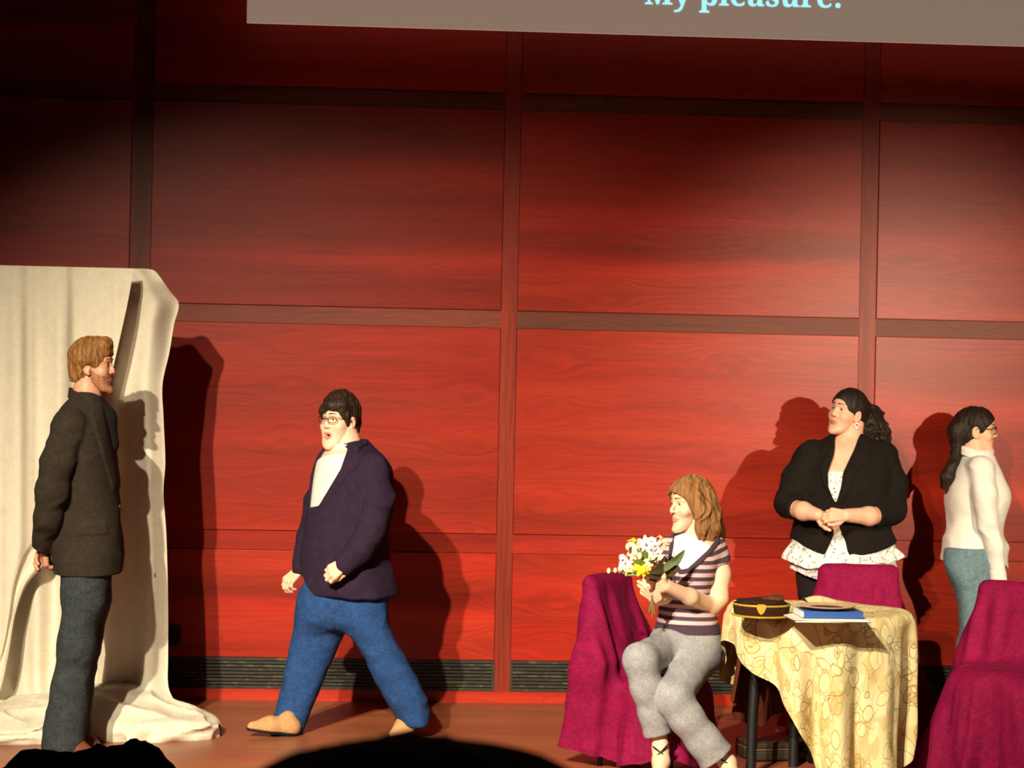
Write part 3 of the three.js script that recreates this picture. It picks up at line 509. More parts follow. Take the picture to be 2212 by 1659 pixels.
  const lipU = onFace([[[-0.0265, -0.0565, -0.001], 0.0022], [[-0.016, -0.0545, 0], 0.0034], [[-0.006, -0.0532, 0.0012], 0.0042], [[0.006, -0.0532, 0.0012], 0.0042], [[0.016, -0.0545, 0], 0.0034], [[0.0265, -0.0565, -0.001], 0.0022]], 0.005),
    lipL = onFace([[[-0.0255, -0.058 - op * 0.5, -0.001], 0.0022], [[-0.014, -0.0622 - op * 0.9, 0], 0.004], [[-0.005, -0.0642 - op, 0.001], 0.0048], [[0.005, -0.0642 - op, 0.001], 0.0048], [[0.014, -0.0622 - op * 0.9, 0], 0.004], [[0.0255, -0.058 - op * 0.5, -0.001], 0.0022]], 0.005),
    seam = onFace([[[-0.025, -0.0572, 0.0015], 0.0009], [[-0.012, -0.0582, 0.003], 0.0012], [[0.012, -0.0582, 0.003], 0.0012], [[0.025, -0.0572, 0.0015], 0.0009]], 0.003);
  const skinL = (x, y, z) => {
    let d = smin(cran(x, y, z), face(x, y, z), 0.015);
    if (d > 0.06) return d;
    for (const b of browR) d = smin(d, b(x, y, z), 0.014);
    for (const b of cheek) d = smin(d, b(x, y, z), 0.02);
    d = smin(d, chinB(x, y, z), 0.016);
    for (const b of sock) d = smax(d, -b(x, y, z), 0.012);
    let n = smin(bridge(x, y, z), tip(x, y, z), 0.008); n = smin(n, w1(x, y, z), 0.006); n = smin(n, w2(x, y, z), 0.006); d = smin(d, n, 0.010);
    d = smin(d, Math.min(lipU(x, y, z), lipL(x, y, z)) + 0.0008, 0.005);
    for (const b of lid) d = smin(d, b(x, y, z), 0.004);
    for (const b of slit) d = smax(d, -b(x, y, z), 0.003);
    if (op) d = smax(d, -mouthC(x, y, z), 0.004); else d = smax(d, -seam(x, y, z), 0.003);
    for (let i = 0; i < 2; i++) { let e = smin(ear[i](x, y, z), lobe[i](x, y, z), 0.008); e = smax(e, -concha[i](x, y, z), 0.005); d = smin(d, e, 0.008); }
    return d;
  };
  const skin = (x, y, z) => { const l = toL(x, y, z); return skinL(...l) * hs; };
  const surf = (x, y) => { let z = 0.14; for (let i = 0; i < 60; i++) { const d = skinL(x, y, z); if (d < 0.0005) break; z -= Math.max(d * 0.7, 0.0006); } return z; };
  const H = { c, hs, toL, toW, mtx, skin, skinL, surf, L, Y, F };
  H.geo = (h = 0.0027) => mesh(skin, add3(c, [-0.17 * hs, -0.17 * hs, -0.17 * hs]), add3(c, [0.17 * hs, 0.17 * hs, 0.17 * hs]), h);
  const loc = g => g.applyMatrix4(mtx);
  H.features = (root, base, hm, lipM, oo = {}) => {
    for (const s of [1, -1]) {
      const eye = part('eye', offset(loc(new THREE.SphereGeometry(0.0118, 20, 14).translate(s * ex, ey, 0.0672)), base), M.eyeWhite, root);
      const gx = (oo.gaze ?? 0) * 0.004; part('iris', offset(loc(new THREE.SphereGeometry(0.0062, 14, 10).scale(1, 1, 0.55).translate(s * ex + gx, ey - 0.0005, 0.0762)), base), M.iris, eye);
      const lash = []; for (let i = 0; i <= 5; i++) { const x = s * (ex - 0.0125 + 0.025 * i / 5), yy = ey + 0.0015 + 0.0032 * Math.sin(Math.PI * i / 5); lash.push([x, yy, Math.max(surf(x, yy), 0.06) + 0.0005]); }
      part('eyelash', offset(loc(tube(lash, 0.0011, 12, 5)), base), M.iris, root);
      const br = []; for (let i = 0; i <= 5; i++) { const t = i / 5, x = s * (0.011 + 0.037 * t), yy = (oo.browY ?? 0.0405) + 0.0035 * Math.sin(t * 3.0) - 0.002 * t; br.push([[x, yy, surf(x, yy) - 0.0005], 0.0034 * (1 - 0.6 * t)]); }
      const bf = chain(br, 0.003); part('eyebrow', offset(loc(mesh(bf, [Math.min(s * 0.005, s * 0.06), 0.025, 0.03], [Math.max(s * 0.005, s * 0.06), 0.065, 0.12], 0.0016)), base), oo.brow || hm, root);
    }
    const lf = (x, y, z) => Math.min(lipU(x, y, z), lipL(x, y, z)) - 0.0006;
    part('lips', offset(loc(mesh(lf, [-0.036, -0.085 - op, 0.05], [0.036, -0.04, 0.1], 0.0018)), base), lipM, root);
    if (op) part('mouth', offset(loc(new THREE.SphereGeometry(0.014, 16, 12).scale(0.9, op / 0.022, 0.6).translate(0, -0.062 - op * 0.45, 0.071)), base), M.mouth, root);
  };
  // cap of hair: shell round the skull, cut back to the hairline
  H.hairCap = ({ thick = 0.014, top = 0.012, back = 0, faceC = [0, -0.03, 0.085], faceR = [0.078, 0.105, 0.075], nape = -0.06, amp = 0.004, sx = 70, sy = 22, ears = true, seedN = 1, swept = 0 } = {}) => {
    const sh = ell([0, 0.036 + top * 0.4, -0.012 - back * 0.5], [0.074 + thick, 0.088 + top, 0.096 + thick + back * 0.5]), nk = ell([0, -0.035, -0.055], [0.062 + thick * 0.5, 0.06, 0.05 + thick * 0.6]);
    const fc = ell(faceC, faceR);
    return (x, y, z) => {
      const l = toL(x, y, z), [a, b, e] = l; let d = smin(sh(a, b, e), nk(a, b, e), 0.03); if (d > 0.05) return d * hs;
      const ang = Math.atan2(a, e + 0.02); d -= amp * (noise(ang * sx * 0.1, b * sy, e * sy + seedN) + 0.6 * noise(a * sx, b * sy * 1.3, e * sx + seedN));
      d = smax(d, -fc(a, b, e), 0.008); if (swept) d = smax(d, (e - swept - 0.8 * b) * 0.78 + 0.002 * noise(a * 90, b * 90, 4), 0.006); d = smax(d, nape - b + 0.15 * Math.max(e + 0.02, 0), 0.01);
      if (ears) d = smax(d, -ell([Math.sign(a) * 0.08, -0.008, -0.008], [0.02, 0.036, 0.024])(a, b, e), 0.006);
      return d * hs;
    };
  };
  H.box = (m = 0.16) => [add3(c, [-m * hs, -m * hs, -m * hs]), add3(c, [m * hs, m * hs, m * hs])];
  return H;
}
function hand(w, dir, dorsal, side, curl, { s = 1, thumb = 0.5, spread = 0 } = {}) {  // side 1: thumb lies at dir x dorsal
  const Y = norm3(dir); let X = norm3(cross3(Y, dorsal)); const Z = cross3(X, Y); X = mul3(X, side);
  const at = (x, y, z) => add3(w, add3(mul3(X, x * s), add3(mul3(Y, y * s), mul3(Z, z * s))));
  const fs = [];
  const bx = [0.028, 0.0095, -0.0095, -0.027], by = [0.084, 0.09, 0.085, 0.074], ln = [0.072, 0.08, 0.074, 0.058], rd = [0.0088, 0.009, 0.0086, 0.0076];
  for (let i = 0; i < 4; i++) {
    fs.push(cone(at(bx[i] * 0.5, 0.004, 0), at(bx[i], by[i], 0), 0.0145 * s, 0.0115 * s));
    const c = Array.isArray(curl) ? curl[i] : curl; let p = [bx[i], by[i], 0], ang = 0; const pts = [[at(...p), rd[i] * 1.1 * s]];
    [0.45, 0.31, 0.24].forEach((q, k) => { ang += c * [0.95, 1.15, 0.75][k]; const l = ln[i] * q; p = [p[0] + spread * (i - 1.5) * -0.1 * l, p[1] + Math.cos(ang) * l, p[2] - Math.sin(ang) * l]; pts.push([at(...p), rd[i] * (1 - 0.09 * k) * s]); });
    fs.push(chain(pts, 0.003));
  }
  const t = thumb; fs.push(chain([[at(0.014, 0.012, -0.006), 0.0145 * s], [at(0.036, 0.042, -0.010 - 0.012 * t), 0.0125 * s], [at(0.047 - 0.012 * t, 0.068, -0.014 - 0.02 * t), 0.0098 * s], [at(0.05 - 0.028 * t, 0.092, -0.016 - 0.026 * t), 0.0082 * s]], 0.006));
  const fld = union(fs, 0.0055 * s), m = at(0, 0.08, -0.02);
  return { f: fld, geo: (h = 0.003) => mesh(fld, add3(m, [-0.14, -0.14, -0.14]), add3(m, [0.14, 0.14, 0.14]), h), at };
}
function shoe(heel, toe, w = 0.04, tall = 0.06) {  // heel and toe on the floor
  const d = norm3(sub3(toe, heel)), up = norm3(cross3(cross3(d, [0, 1, 0]), d)), m = t => mix3(heel, toe, t), U = k => mul3(up, k);
  const upper = union([cone(add3(m(0.1), U(0.035)), add3(m(0.55), U(0.032)), w * 0.95, w), cone(add3(m(0.55), U(0.03)), add3(m(0.9), U(0.018)), w, w * 0.62), cone(add3(m(0.12), U(0.04)), add3(m(0.2), U(tall)), w * 0.92, w * 0.85)], 0.03);
  const h = (x, y, z) => dot3(sub3([x, y, z], heel), up);
  return { upper: (x, y, z) => smax(upper(x, y, z), 0.010 - h(x, y, z), 0.004), sole: (x, y, z) => smax(upper(x, y, z) - 0.004, Math.abs(h(x, y, z) - 0.007) - 0.007, 0.003), box: [[Math.min(heel[0], toe[0]) - 0.08, Math.min(heel[1], toe[1]) - 0.02, Math.min(heel[2], toe[2]) - 0.08], [Math.max(heel[0], toe[0]) + 0.08, Math.max(heel[1], toe[1]) + 0.16, Math.max(heel[2], toe[2]) + 0.08]] };
}
function addShoe(root, base, s, m, soleM) { const p = part('shoe', offset(mesh(s.upper, ...s.box, 0.004), base), m, root); part('sole', offset(mesh(s.sole, ...s.box, 0.004), base), soleM || M.black, p); }
const ridge = (x, y, z) => 1 - 2 * Math.abs(noise(x, y, z));
function boxOf(pts, m) { const lo = [1e9, 1e9, 1e9], hi = [-1e9, -1e9, -1e9]; for (const p of pts) for (let i = 0; i < 3; i++) { lo[i] = Math.min(lo[i], p[i] - m); hi[i] = Math.max(hi[i], p[i] + m); } lo[0] -= 0.07; hi[0] += 0.07; lo[1] -= 0.03; hi[1] += 0.03; return [lo, hi]; }
function fabric(c, spread, rough = 0.9, rep = 2, o = {}) { return clothMat(c, rough, spread, o, rep); }
function glasses(root, base, H, m, { y = 0.012, w = 0.026, hgt = 0.02, r = 0.0022 } = {}) {
  const g = [], z0 = 0.099, loc = q => q.applyMatrix4(H.mtx);
  const rim = s => { const pts = []; for (let i = 0; i < 24; i++) { const a = i / 24 * 6.2832, ca = Math.cos(a), sa = Math.sin(a); const x = s * 0.033 + w * Math.sign(ca) * Math.abs(ca) ** 0.6, yy = y + hgt * Math.sign(sa) * Math.abs(sa) ** 0.7; pts.push(V3(x, yy, z0 - Math.max(0, Math.abs(x) - 0.03) * 0.35)); } return new THREE.TubeGeometry(new THREE.CatmullRomCurve3(pts, true), 48, r, 6, true); };
  const t = new THREE.Mesh(loc(rim(1)), m); const geo = [rim(1), rim(-1), tube([[-0.008, y + 0.006, z0], [0, y + 0.009, z0 + 0.003], [0.008, y + 0.006, z0]], r, 8, 6)];
  for (const s of [1, -1]) geo.push(tube([[s * 0.059, y + 0.009, z0 - 0.011], [s * 0.07, y + 0.008, 0.05], [s * 0.0765, y + 0.006, 0.0], [s * 0.078, y - 0.012, -0.026]], r * 0.9, 20, 6));
  const fr = part('glasses', offset(loc(mergeGeometries(geo)), base), m, root);
  return fr;
}
function smaxCut(f, cuts) { return (x, y, z) => { let d = f(x, y, z); for (const [p, n] of cuts) d = d; return d; }; }
// ------------------------------------------------------------------ the man in the blazer beside the curtain
{
  const z0 = 1.55, W = (x, y, dz = 0) => P(x, y, z0 + dz), base = [W(165, 1625)[0], 0, z0];
  const root = thing('person', 'man with reddish hair in a dark blazer standing by the white curtain, hands behind back', 'person', base);
  const skin = skinMat(0.80, 0.58, 0.47), hairM = hairMat([0.50, 0.34, 0.18], 0.28), tweed = fabric([0.18, 0.152, 0.125], 0.22, 0.95, 3), denim = fabric([0.19, 0.21, 0.22], 0.3, 0.92, 3);
  const H = head(W(201, 793), [1, -0.03, 0.10], [0.06, 1, 0.02], 0.91, { jaw: 1.08, nose: 0.85, chin: 0.004 });
  // trousers
  const wr = (x, y, z) => 0.003 * ridge(x * 9 + y * 5, y * 13, z * 9) + 0.002 * noise(x * 25, y * 34, z * 25);
  const near = pxLoft(z0, [[1195, 128, 236, 0.085, 0.1], [1240, 130, 234, 0.085, 0.1], [1300, 132, 229, 0.085, 0.098], [1350, 131, 214, 0.085, 0.09], [1400, 124, 205, 0.085, 0.082], [1450, 117, 196, 0.085, 0.078], [1500, 107, 191, 0.085, 0.078], [1550, 98, 188, 0.085, 0.082], [1600, 90, 184, 0.085, 0.088], [1622, 87, 181, 0.085, 0.09]], { n: 2.1 });
  const farL = pxLoft(z0, [[1195, 134, 240, -0.085, 0.1], [1240, 140, 240, -0.085, 0.1], [1300, 150, 240, -0.095, 0.095], [1350, 152, 228, -0.095, 0.088], [1400, 146, 217, -0.095, 0.08], [1450, 140, 208, -0.095, 0.075], [1500, 131, 202, -0.095, 0.075], [1550, 124, 198, -0.095, 0.08], [1606, 116, 196, -0.095, 0.085]], { n: 2.1 });
  const kc = [cone(W(212, 1406, 0.16), W(152, 1444, 0.18), 0, 0), cone(W(196, 1432, 0.17), W(140, 1392, 0.18), 0, 0)];
  const legs = (x, y, z) => smin(near(x, y, z), farL(x, y, z), 0.012) + 0.010 * Math.exp(-((kc[0](x, y, z) / 0.012) ** 2)) - 0.006 * Math.exp(-((kc[1](x, y, z) / 0.03) ** 2)) - wr(x, y, z) - 0.006 * Math.sin((y * 26) + x * 8) * sstep(0.75, 0.5, y) * sstep(0.3, 0.45, y);
  part('jeans', offset(mesh(legs, ...boxOf([W(80, 1635, -0.2), W(80, 1635, 0.2), W(250, 1190, 0.2), W(250, 1190, -0.2)], 0.02), 0.007), base), denim, root);
  // blazer
  const torso = pxLoft(z0, [[846, 162, 214, -0.01, 0.07], [862, 150, 222, -0.01, 0.09], [885, 132, 232, -0.01, 0.15], [915, 118, 238, -0.01, 0.2], [950, 111, 243, -0.01, 0.215], [1000, 108, 250, -0.01, 0.2], [1060, 110, 256, -0.01, 0.185], [1110, 112, 260, -0.01, 0.175], [1150, 114, 264, -0.01, 0.18], [1200, 116, 266, -0.01, 0.195], [1239, 118, 263, -0.01, 0.205]], { n: 2.3, cap: 0.012 });
  const arm = chain([[W(150, 918, 0.17), 0.072], [W(125, 1000, 0.20), 0.068], [W(113, 1060, 0.20), 0.062], [W(103, 1120, 0.16), 0.056], [W(95, 1178, 0.06), 0.047]], 0.03);
  const arm2 = chain([[W(150, 918, -0.18), 0.074], [W(120, 1055, -0.19), 0.062], [W(100, 1176, -0.06), 0.047]], 0.03);
  const cuff = W(93, 1192, 0.05)[1];
  const flap = pxPoly(z0, [[176, 1127], [240, 1122], [243, 1148], [180, 1152]]), hemY = W(150, 1238)[1], lap = pxPoly(z0, [[205, 860], [226, 872], [246, 960], [258, 1050], [250, 1060], [228, 960], [208, 890]]);
  const jacket = (x, y, z) => {
    let a = Math.min(arm(x, y, z), arm2(x, y, z)) - 0.0045 * ridge(x * 12 + y * 9, y * 17 - x * 8, z * 9) - 0.002 * noise(x * 30, y * 22, z * 22);
    a = smax(a, cuff - y - 0.6 * (x - W(93, 1192)[0]), 0.006);
    let t = torso(x, y, z) - 0.004 * ridge(x * 5 + y * 2, y * 9, z * 6) - 0.0015 * noise(x * 20, y * 26, z * 20);
    t -= 0.006 * sstep(0.004, -0.004, lap(x, y)) + 0.005 * sstep(0.003, -0.003, flap(x, y));
    return smin(a, smax(t, hemY - y + 0.10 * Math.max(0, Math.abs(x - W(190, 1238)[0]) - 0.1), 0.006), 0.012);
  };
  const jk = part('blazer', offset(mesh(jacket, ...boxOf([W(70, 1250, -0.26), W(280, 840, 0.26), W(280, 1250, -0.26)], 0.02), 0.0055, { relax: 2 }), base), tweed, root);
  const neck = chain([[W(190, 815, 0), 0.054], [W(188, 850, 0), 0.055], [W(186, 885, 0), 0.07]], 0.03);
  const collar = bandOn(neck, W(188, 866, 0), [0.45, 1, 0], 0.022, 0.012, 0.005);
  part('collar', offset(mesh(collar, ...boxOf([W(145, 920, -0.1), W(240, 830, 0.1)], 0.03), 0.004, { relax: 1 }), base), tweed, jk);
  for (const y of [1094]) part('button', offset(new THREE.CylinderGeometry(0.009, 0.009, 0.005, 12).rotateZ(Math.PI / 2).translate(...W(259, y, 0.06)), base), M.black, jk);
  const shirt = union([chain([[W(199, 885, 0), 0.07], [W(222, 905, 0), 0.055], [W(232, 960, 0), 0.05]], 0.03)]);
  part('shirt', offset(mesh(shirt, ...boxOf([W(170, 980, -0.08), W(250, 860, 0.08)], 0.03), 0.006), base), fabric([0.1, 0.09, 0.08], 0.1), root);
  // body under the clothes, neck, head, hands
  const h1 = hand(W(95, 1180, 0.05), [-0.02, -1, -0.45], [-0.85, 0.1, 0.5], 1, 0.75, { thumb: 0.6 }), h2 = hand(W(106, 1184, -0.08), [-0.42, -0.5, 0.75], [-0.75, 0.3, -0.4], -1, 0.35, { thumb: 0.3 });
  const inner = (x, y, z) => smin(Math.min(jacket(x, y, z), legs(x, y, z)) + 0.02, neck(x, y, z), 0.02);
  const bodyG = mesh(inner, ...boxOf([W(70, 1640, -0.26), W(280, 800, 0.26)], 0.02), 0.012);
  part('body', offset(mergeGeometries([H.geo(), bodyG, h1.geo(), h2.geo()]), base), skin, root);
  H.features(root, base, hairM, mat(rgb(176, 104, 88), 0.5), { brow: hairMat([0.42, 0.27, 0.15]) });
  const cap = H.hairCap({ thick: 0.012, top: 0.016, back: 0.004, faceC: [0, -0.035, 0.082], faceR: [0.079, 0.108, 0.073], nape: -0.075, amp: 0.006, sx: 60, sy: 30 });
  const quiff = chain([[H.toW(0.03, 0.108, 0.055), 0.022], [H.toW(0, 0.116, 0.055), 0.024], [H.toW(-0.03, 0.108, 0.055), 0.022]], 0.02), side = ell(H.toW(-0.055, 0.05, -0.02), [0.05, 0.045, 0.035]);
  const hf = (x, y, z) => { const d = smin(smin(cap(x, y, z), quiff(x, y, z), 0.03), side(x, y, z), 0.03); return Math.abs(d) < 0.02 ? smax(d - 0.003 * noise(x * 90, y * 60, z * 90), -H.skin(x, y, z) - 0.004, 0.003) : d; };
  part('hair', offset(mesh(hf, ...H.box(0.155), 0.003), base), hairM, root);
  const beard = (x, y, z) => { const l = H.toL(x, y, z); const d = H.skin(x, y, z) - 0.0020 - 0.0008 * noise(x * 200, y * 200, z * 200); const reg = 0.007 * noise(x * 110, y * 110, z * 110) + Math.max(l[1] + 0.038 - 0.55 * Math.max(0, 0.055 - l[2]) , -0.135 - l[1], 0.0 - l[2]), mo = ell([0, -0.0585, 0.088], [0.023, 0.0125, 0.03])(...l); return Math.max(d, reg, -mo); };
  part('beard', offset(mesh(beard, ...H.box(0.15), 0.0028), base), hairMat([0.62, 0.42, 0.31], 0.2), root);
  const fl = y => [0, y, 0]; const A = W(118, 1626, 0.09), B = W(188, 1632, 0.10); A[1] = B[1] = 0; addShoe(root, base, shoe(A, [B[0] + 0.03, 0, B[2] + 0.02], 0.04, 0.09), fabric([0.42, 0.24, 0.17], 0.15, 0.5));
  const A2 = W(140, 1612, -0.09), B2 = W(212, 1612, -0.08); A2[1] = B2[1] = 0; addShoe(root, base, shoe(A2, B2, 0.04, 0.09), fabric([0.42, 0.24, 0.17], 0.15, 0.5));
}
// ------------------------------------------------------------------ the walking person in the navy jacket
{
  const z0 = 1.05, W = (x, y, dz = 0) => P(x, y, z0 + dz), base = [W(740, 1590)[0], 0, z0];
  const root = thing('person', 'person with glasses in a navy jacket and blue jeans striding left with open mouth', 'person', base);
  const skin = skinMat(0.93, 0.74, 0.63), hairM = hairMat([0.16, 0.10, 0.055], 0.4), navy = fabric([0.165, 0.115, 0.19], 0.2, 0.9, 3), denim = fabric([0.15, 0.27, 0.47], 0.24, 0.9, 3), shirtM = fabric([0.86, 0.85, 0.83], 0.04, 0.85);
  const H = head(W(733, 911), [-0.62, -0.02, 0.78], [0.0, 1, 0.04], 0.94, { jaw: 1.12, nose: 0.7, fat: 0.005, open: 0.013 });
  const wr = (x, y, z) => 0.003 * ridge(x * 11 - y * 8, y * 13 + x * 6, z * 9) + 0.0018 * noise(x * 26, y * 34, z * 22);
  const pelvis = pxLoft(z0, [[1235, 662, 846, 0, 0.15], [1290, 652, 834, 0, 0.155], [1335, 645, 828, 0.0, 0.14], [1358, 655, 820, 0.0, 0.11]], { n: 2.3, cap: 0.03 });
  const front = pxLoft(z0, [[1280, 648, 752, -0.05, 0.11], [1330, 640, 750, -0.05, 0.11], [1380, 629, 738, -0.05, 0.105], [1430, 619, 716, -0.06, 0.1], [1470, 610, 699, -0.06, 0.095], [1520, 599, 679, -0.06, 0.092], [1560, 587, 662, -0.05, 0.095], [1591, 582, 652, -0.05, 0.1]], { n: 2.2 });
  const back = pxLoft(z0, [[1280, 722, 834, 0.06, 0.11], [1330, 730, 836, 0.07, 0.11], [1380, 762, 855, 0.07, 0.105], [1420, 787, 876, 0.07, 0.1], [1460, 804, 899, 0.06, 0.097], [1500, 826, 919, 0.05, 0.095], [1535, 848, 930, 0.03, 0.095], [1566, 870, 930, 0.02, 0.095]], { n: 2.2 });
  const legs = (x, y, z) => smin(smin(front(x, y, z), back(x, y, z), 0.03), pelvis(x, y, z), 0.06) - wr(x, y, z);
  part('jeans', offset(mesh(legs, ...boxOf([W(575, 1605, -0.2), W(575, 1605, 0.22), W(940, 1225, 0.22), W(940, 1225, -0.2)], 0.02), 0.007), base), denim, root);
  const torso = pxLoft(z0, [[950, 712, 792, -0.02, 0.08], [966, 700, 806, -0.01, 0.11], [990, 684, 832, 0, 0.15], [1020, 676, 846, 0, 0.165], [1060, 671, 850, 0, 0.175], [1100, 667, 849, 0, 0.18], [1150, 659, 838, 0, 0.185], [1200, 652, 838, 0, 0.19], [1240, 652, 848, 0, 0.195], [1284, 656, 858, 0, 0.2]], { yaw: -0.6, n: 2.25, cap: 0.012 });
  const arm = chain([[W(805, 1012, 0.11), 0.070], [W(817, 1075, 0.15), 0.068], [W(802, 1146, 0.19), 0.061], [W(774, 1188, 0.23), 0.055], [W(743, 1220, 0.25), 0.047]], 0.03);
  const arm2 = chain([[W(710, 1012, -0.05), 0.062], [W(688, 1085, -0.1), 0.058], [W(668, 1165, -0.08), 0.053], [W(650, 1236, -0.02), 0.045]], 0.03);
  const vee = pxPoly(z0, [[706, 940], [752, 968], [738, 1010], [720, 1040], [690, 1090], [668, 1096], [656, 1060], [672, 1010], [690, 968]]), lap = pxPoly(z0, [[752, 962], [786, 985], [770, 1010], [752, 1018], [748, 1030], [700, 1090], [684, 1092], [716, 1040], [738, 1005]]);
  const open = pxPoly(z0, [[630, 1215], [648, 1228], [664, 1262], [690, 1292], [630, 1300]]);
  const cut1 = W(733, 1230, 0.2), cut2 = W(640, 1238);
  const jacket = (x, y, z) => {
    let t = torso(x, y, z); const fr = z0 - 0.02 - z;
    t -= 0.005 * ridge(x * 5, y * 8 + x * 3, z * 6) + 0.003 * noise(x * 18, y * 22, z * 16) + 0.007 * sstep(0.004, -0.004, lap(x, y)) * sstep(0, -0.05, fr);
    t = smax(t, -Math.max(vee(x, y), fr), 0.005); t = smax(t, -Math.max(open(x, y), fr - 0.05), 0.005);
    const fa = 0.006 * ridge(x * 9 - y * 8, y * 12 + x * 6, z * 7) + 0.003 * noise(x * 28, y * 24, z * 24);
    const a = smax(arm(x, y, z) - fa, cut1[1] - y + 0.9 * (cut1[0] - x) - 0.015, 0.006), b = smax(arm2(x, y, z) - fa, cut2[1] - y, 0.006);
    return smin(smin(t, a, 0.014), b, 0.014);
  };
  const jk = part('jacket', offset(mesh(jacket, ...boxOf([W(600, 1300, -0.26), W(600, 1300, 0.36), W(885, 935, 0.36), W(885, 935, -0.26)], 0.03), 0.0055, { relax: 2 }), base), navy, root);
  const collar = chain([[W(796, 962, -0.04), 0.009], [W(788, 958, 0.04), 0.011], [W(772, 970, 0.10), 0.011], [W(756, 992, 0.14), 0.008]], 0.01); part('collar', offset(mesh(collar, ...boxOf([W(735, 1010, -0.05), W(805, 945, 0.18)], 0.03), 0.004), base), navy, jk);
  const shirt = (x, y, z) => smax(torso(x, y, z) + 0.012 - 0.003 * noise(x * 16, y * 9, z * 12), y - W(735, 978)[1] + 0.35 * (z0 + 0.1 - z), 0.006);
  const sh = part('shirt', offset(mesh(shirt, ...boxOf([W(645, 1180, -0.24), W(860, 940, 0.3)], 0.02), 0.008), base), shirtM, root);
  const neck = chain([[W(740, 930, 0), 0.064], [W(746, 962, 0), 0.068], [W(752, 1000, -0.01), 0.08]], 0.03);
  const sc = bandOn(neck, W(742, 976, 0.03), [0.12, 1, -0.35], 0.017, 0.008, 0.004); part('shirt_collar', offset(mesh(sc, ...boxOf([W(685, 1010, -0.12), W(800, 935, 0.2)], 0.02), 0.0035, { relax: 1 }), base), shirtM, sh);
  const h1 = hand(W(748, 1214, 0.26), [-0.72, -0.52, 0.28], [0.1, 0.35, 0.9], -1, 0.85, { thumb: 0.7, s: 0.98 }), h2 = hand(W(651, 1228, -0.02), [-0.66, -0.62, 0.25], [-0.6, 0.5, 0.6], 1, 0.75, { thumb: 0.6, s: 0.98 });
  const inner = (x, y, z) => smin(Math.min(torso(x, y, z), Math.min(arm(x, y, z), arm2(x, y, z)), legs(x, y, z)) + 0.022, neck(x, y, z), 0.02);
  const bodyG = mesh(smaxCut(inner, [[cut1, [0.68, 0.73, 0]]]), ...boxOf([W(570, 1610, -0.24), W(945, 900, 0.34)], 0.02), 0.012);
  part('body', offset(mergeGeometries([H.geo(), bodyG, h1.geo(), h2.geo()]), base), skin, root);
  H.features(root, base, hairM, mat(rgb(206, 128, 116), 0.5), { gaze: -1 });
  const cap = H.hairCap({ thick: 0.015, top: 0.024, faceC: [0.01, -0.04, 0.088], faceR: [0.077, 0.104, 0.074], nape: -0.06, amp: 0.005, sx: 60, sy: 22, seedN: 4 });
  const fringe = chain([[H.toW(0.055, 0.085, 0.05), 0.02], [H.toW(0.01, 0.082, 0.078), 0.019], [H.toW(-0.04, 0.06, 0.075), 0.017], [H.toW(-0.066, 0.04, 0.05), 0.014]], 0.015);
  const hf = (x, y, z) => { const d = smin(cap(x, y, z), fringe(x, y, z), 0.02); return Math.abs(d) < 0.02 ? smax(d - 0.0035 * noise(x * 80, y * 50, z * 80), -H.skin(x, y, z) - 0.004, 0.003) : d; };
  part('hair', offset(mesh(hf, ...H.box(0.16), 0.003), base), hairM, root);
  glasses(root, base, H, M.black, { y: 0.012, w: 0.024, hgt: 0.0135, r: 0.0018 });
  const tan = fabric([0.72, 0.55, 0.38], 0.12, 0.8, 4), f = (a, b) => { const A = W(...a), B = W(...b); A[1] = B[1] = 0; return [A, B]; };
  const toeUp = W(536, 1574, 0.03), [hA] = f([637, 1592, 0.02], [600, 1590, 0]); hA[1] = 0.0; addShoe(root, base, shoe(hA, [toeUp[0], Math.max(toeUp[1], 0.03), hA[2] + 0.06], 0.041, 0.075), tan);
  const [hB, tB] = f([912, 1580, 0], [848, 1592, 0]); addShoe(root, base, shoe([hB[0], 0.05, hB[2] - 0.02], [tB[0], 0.0, tB[2] + 0.1], 0.042, 0.075), tan);
}
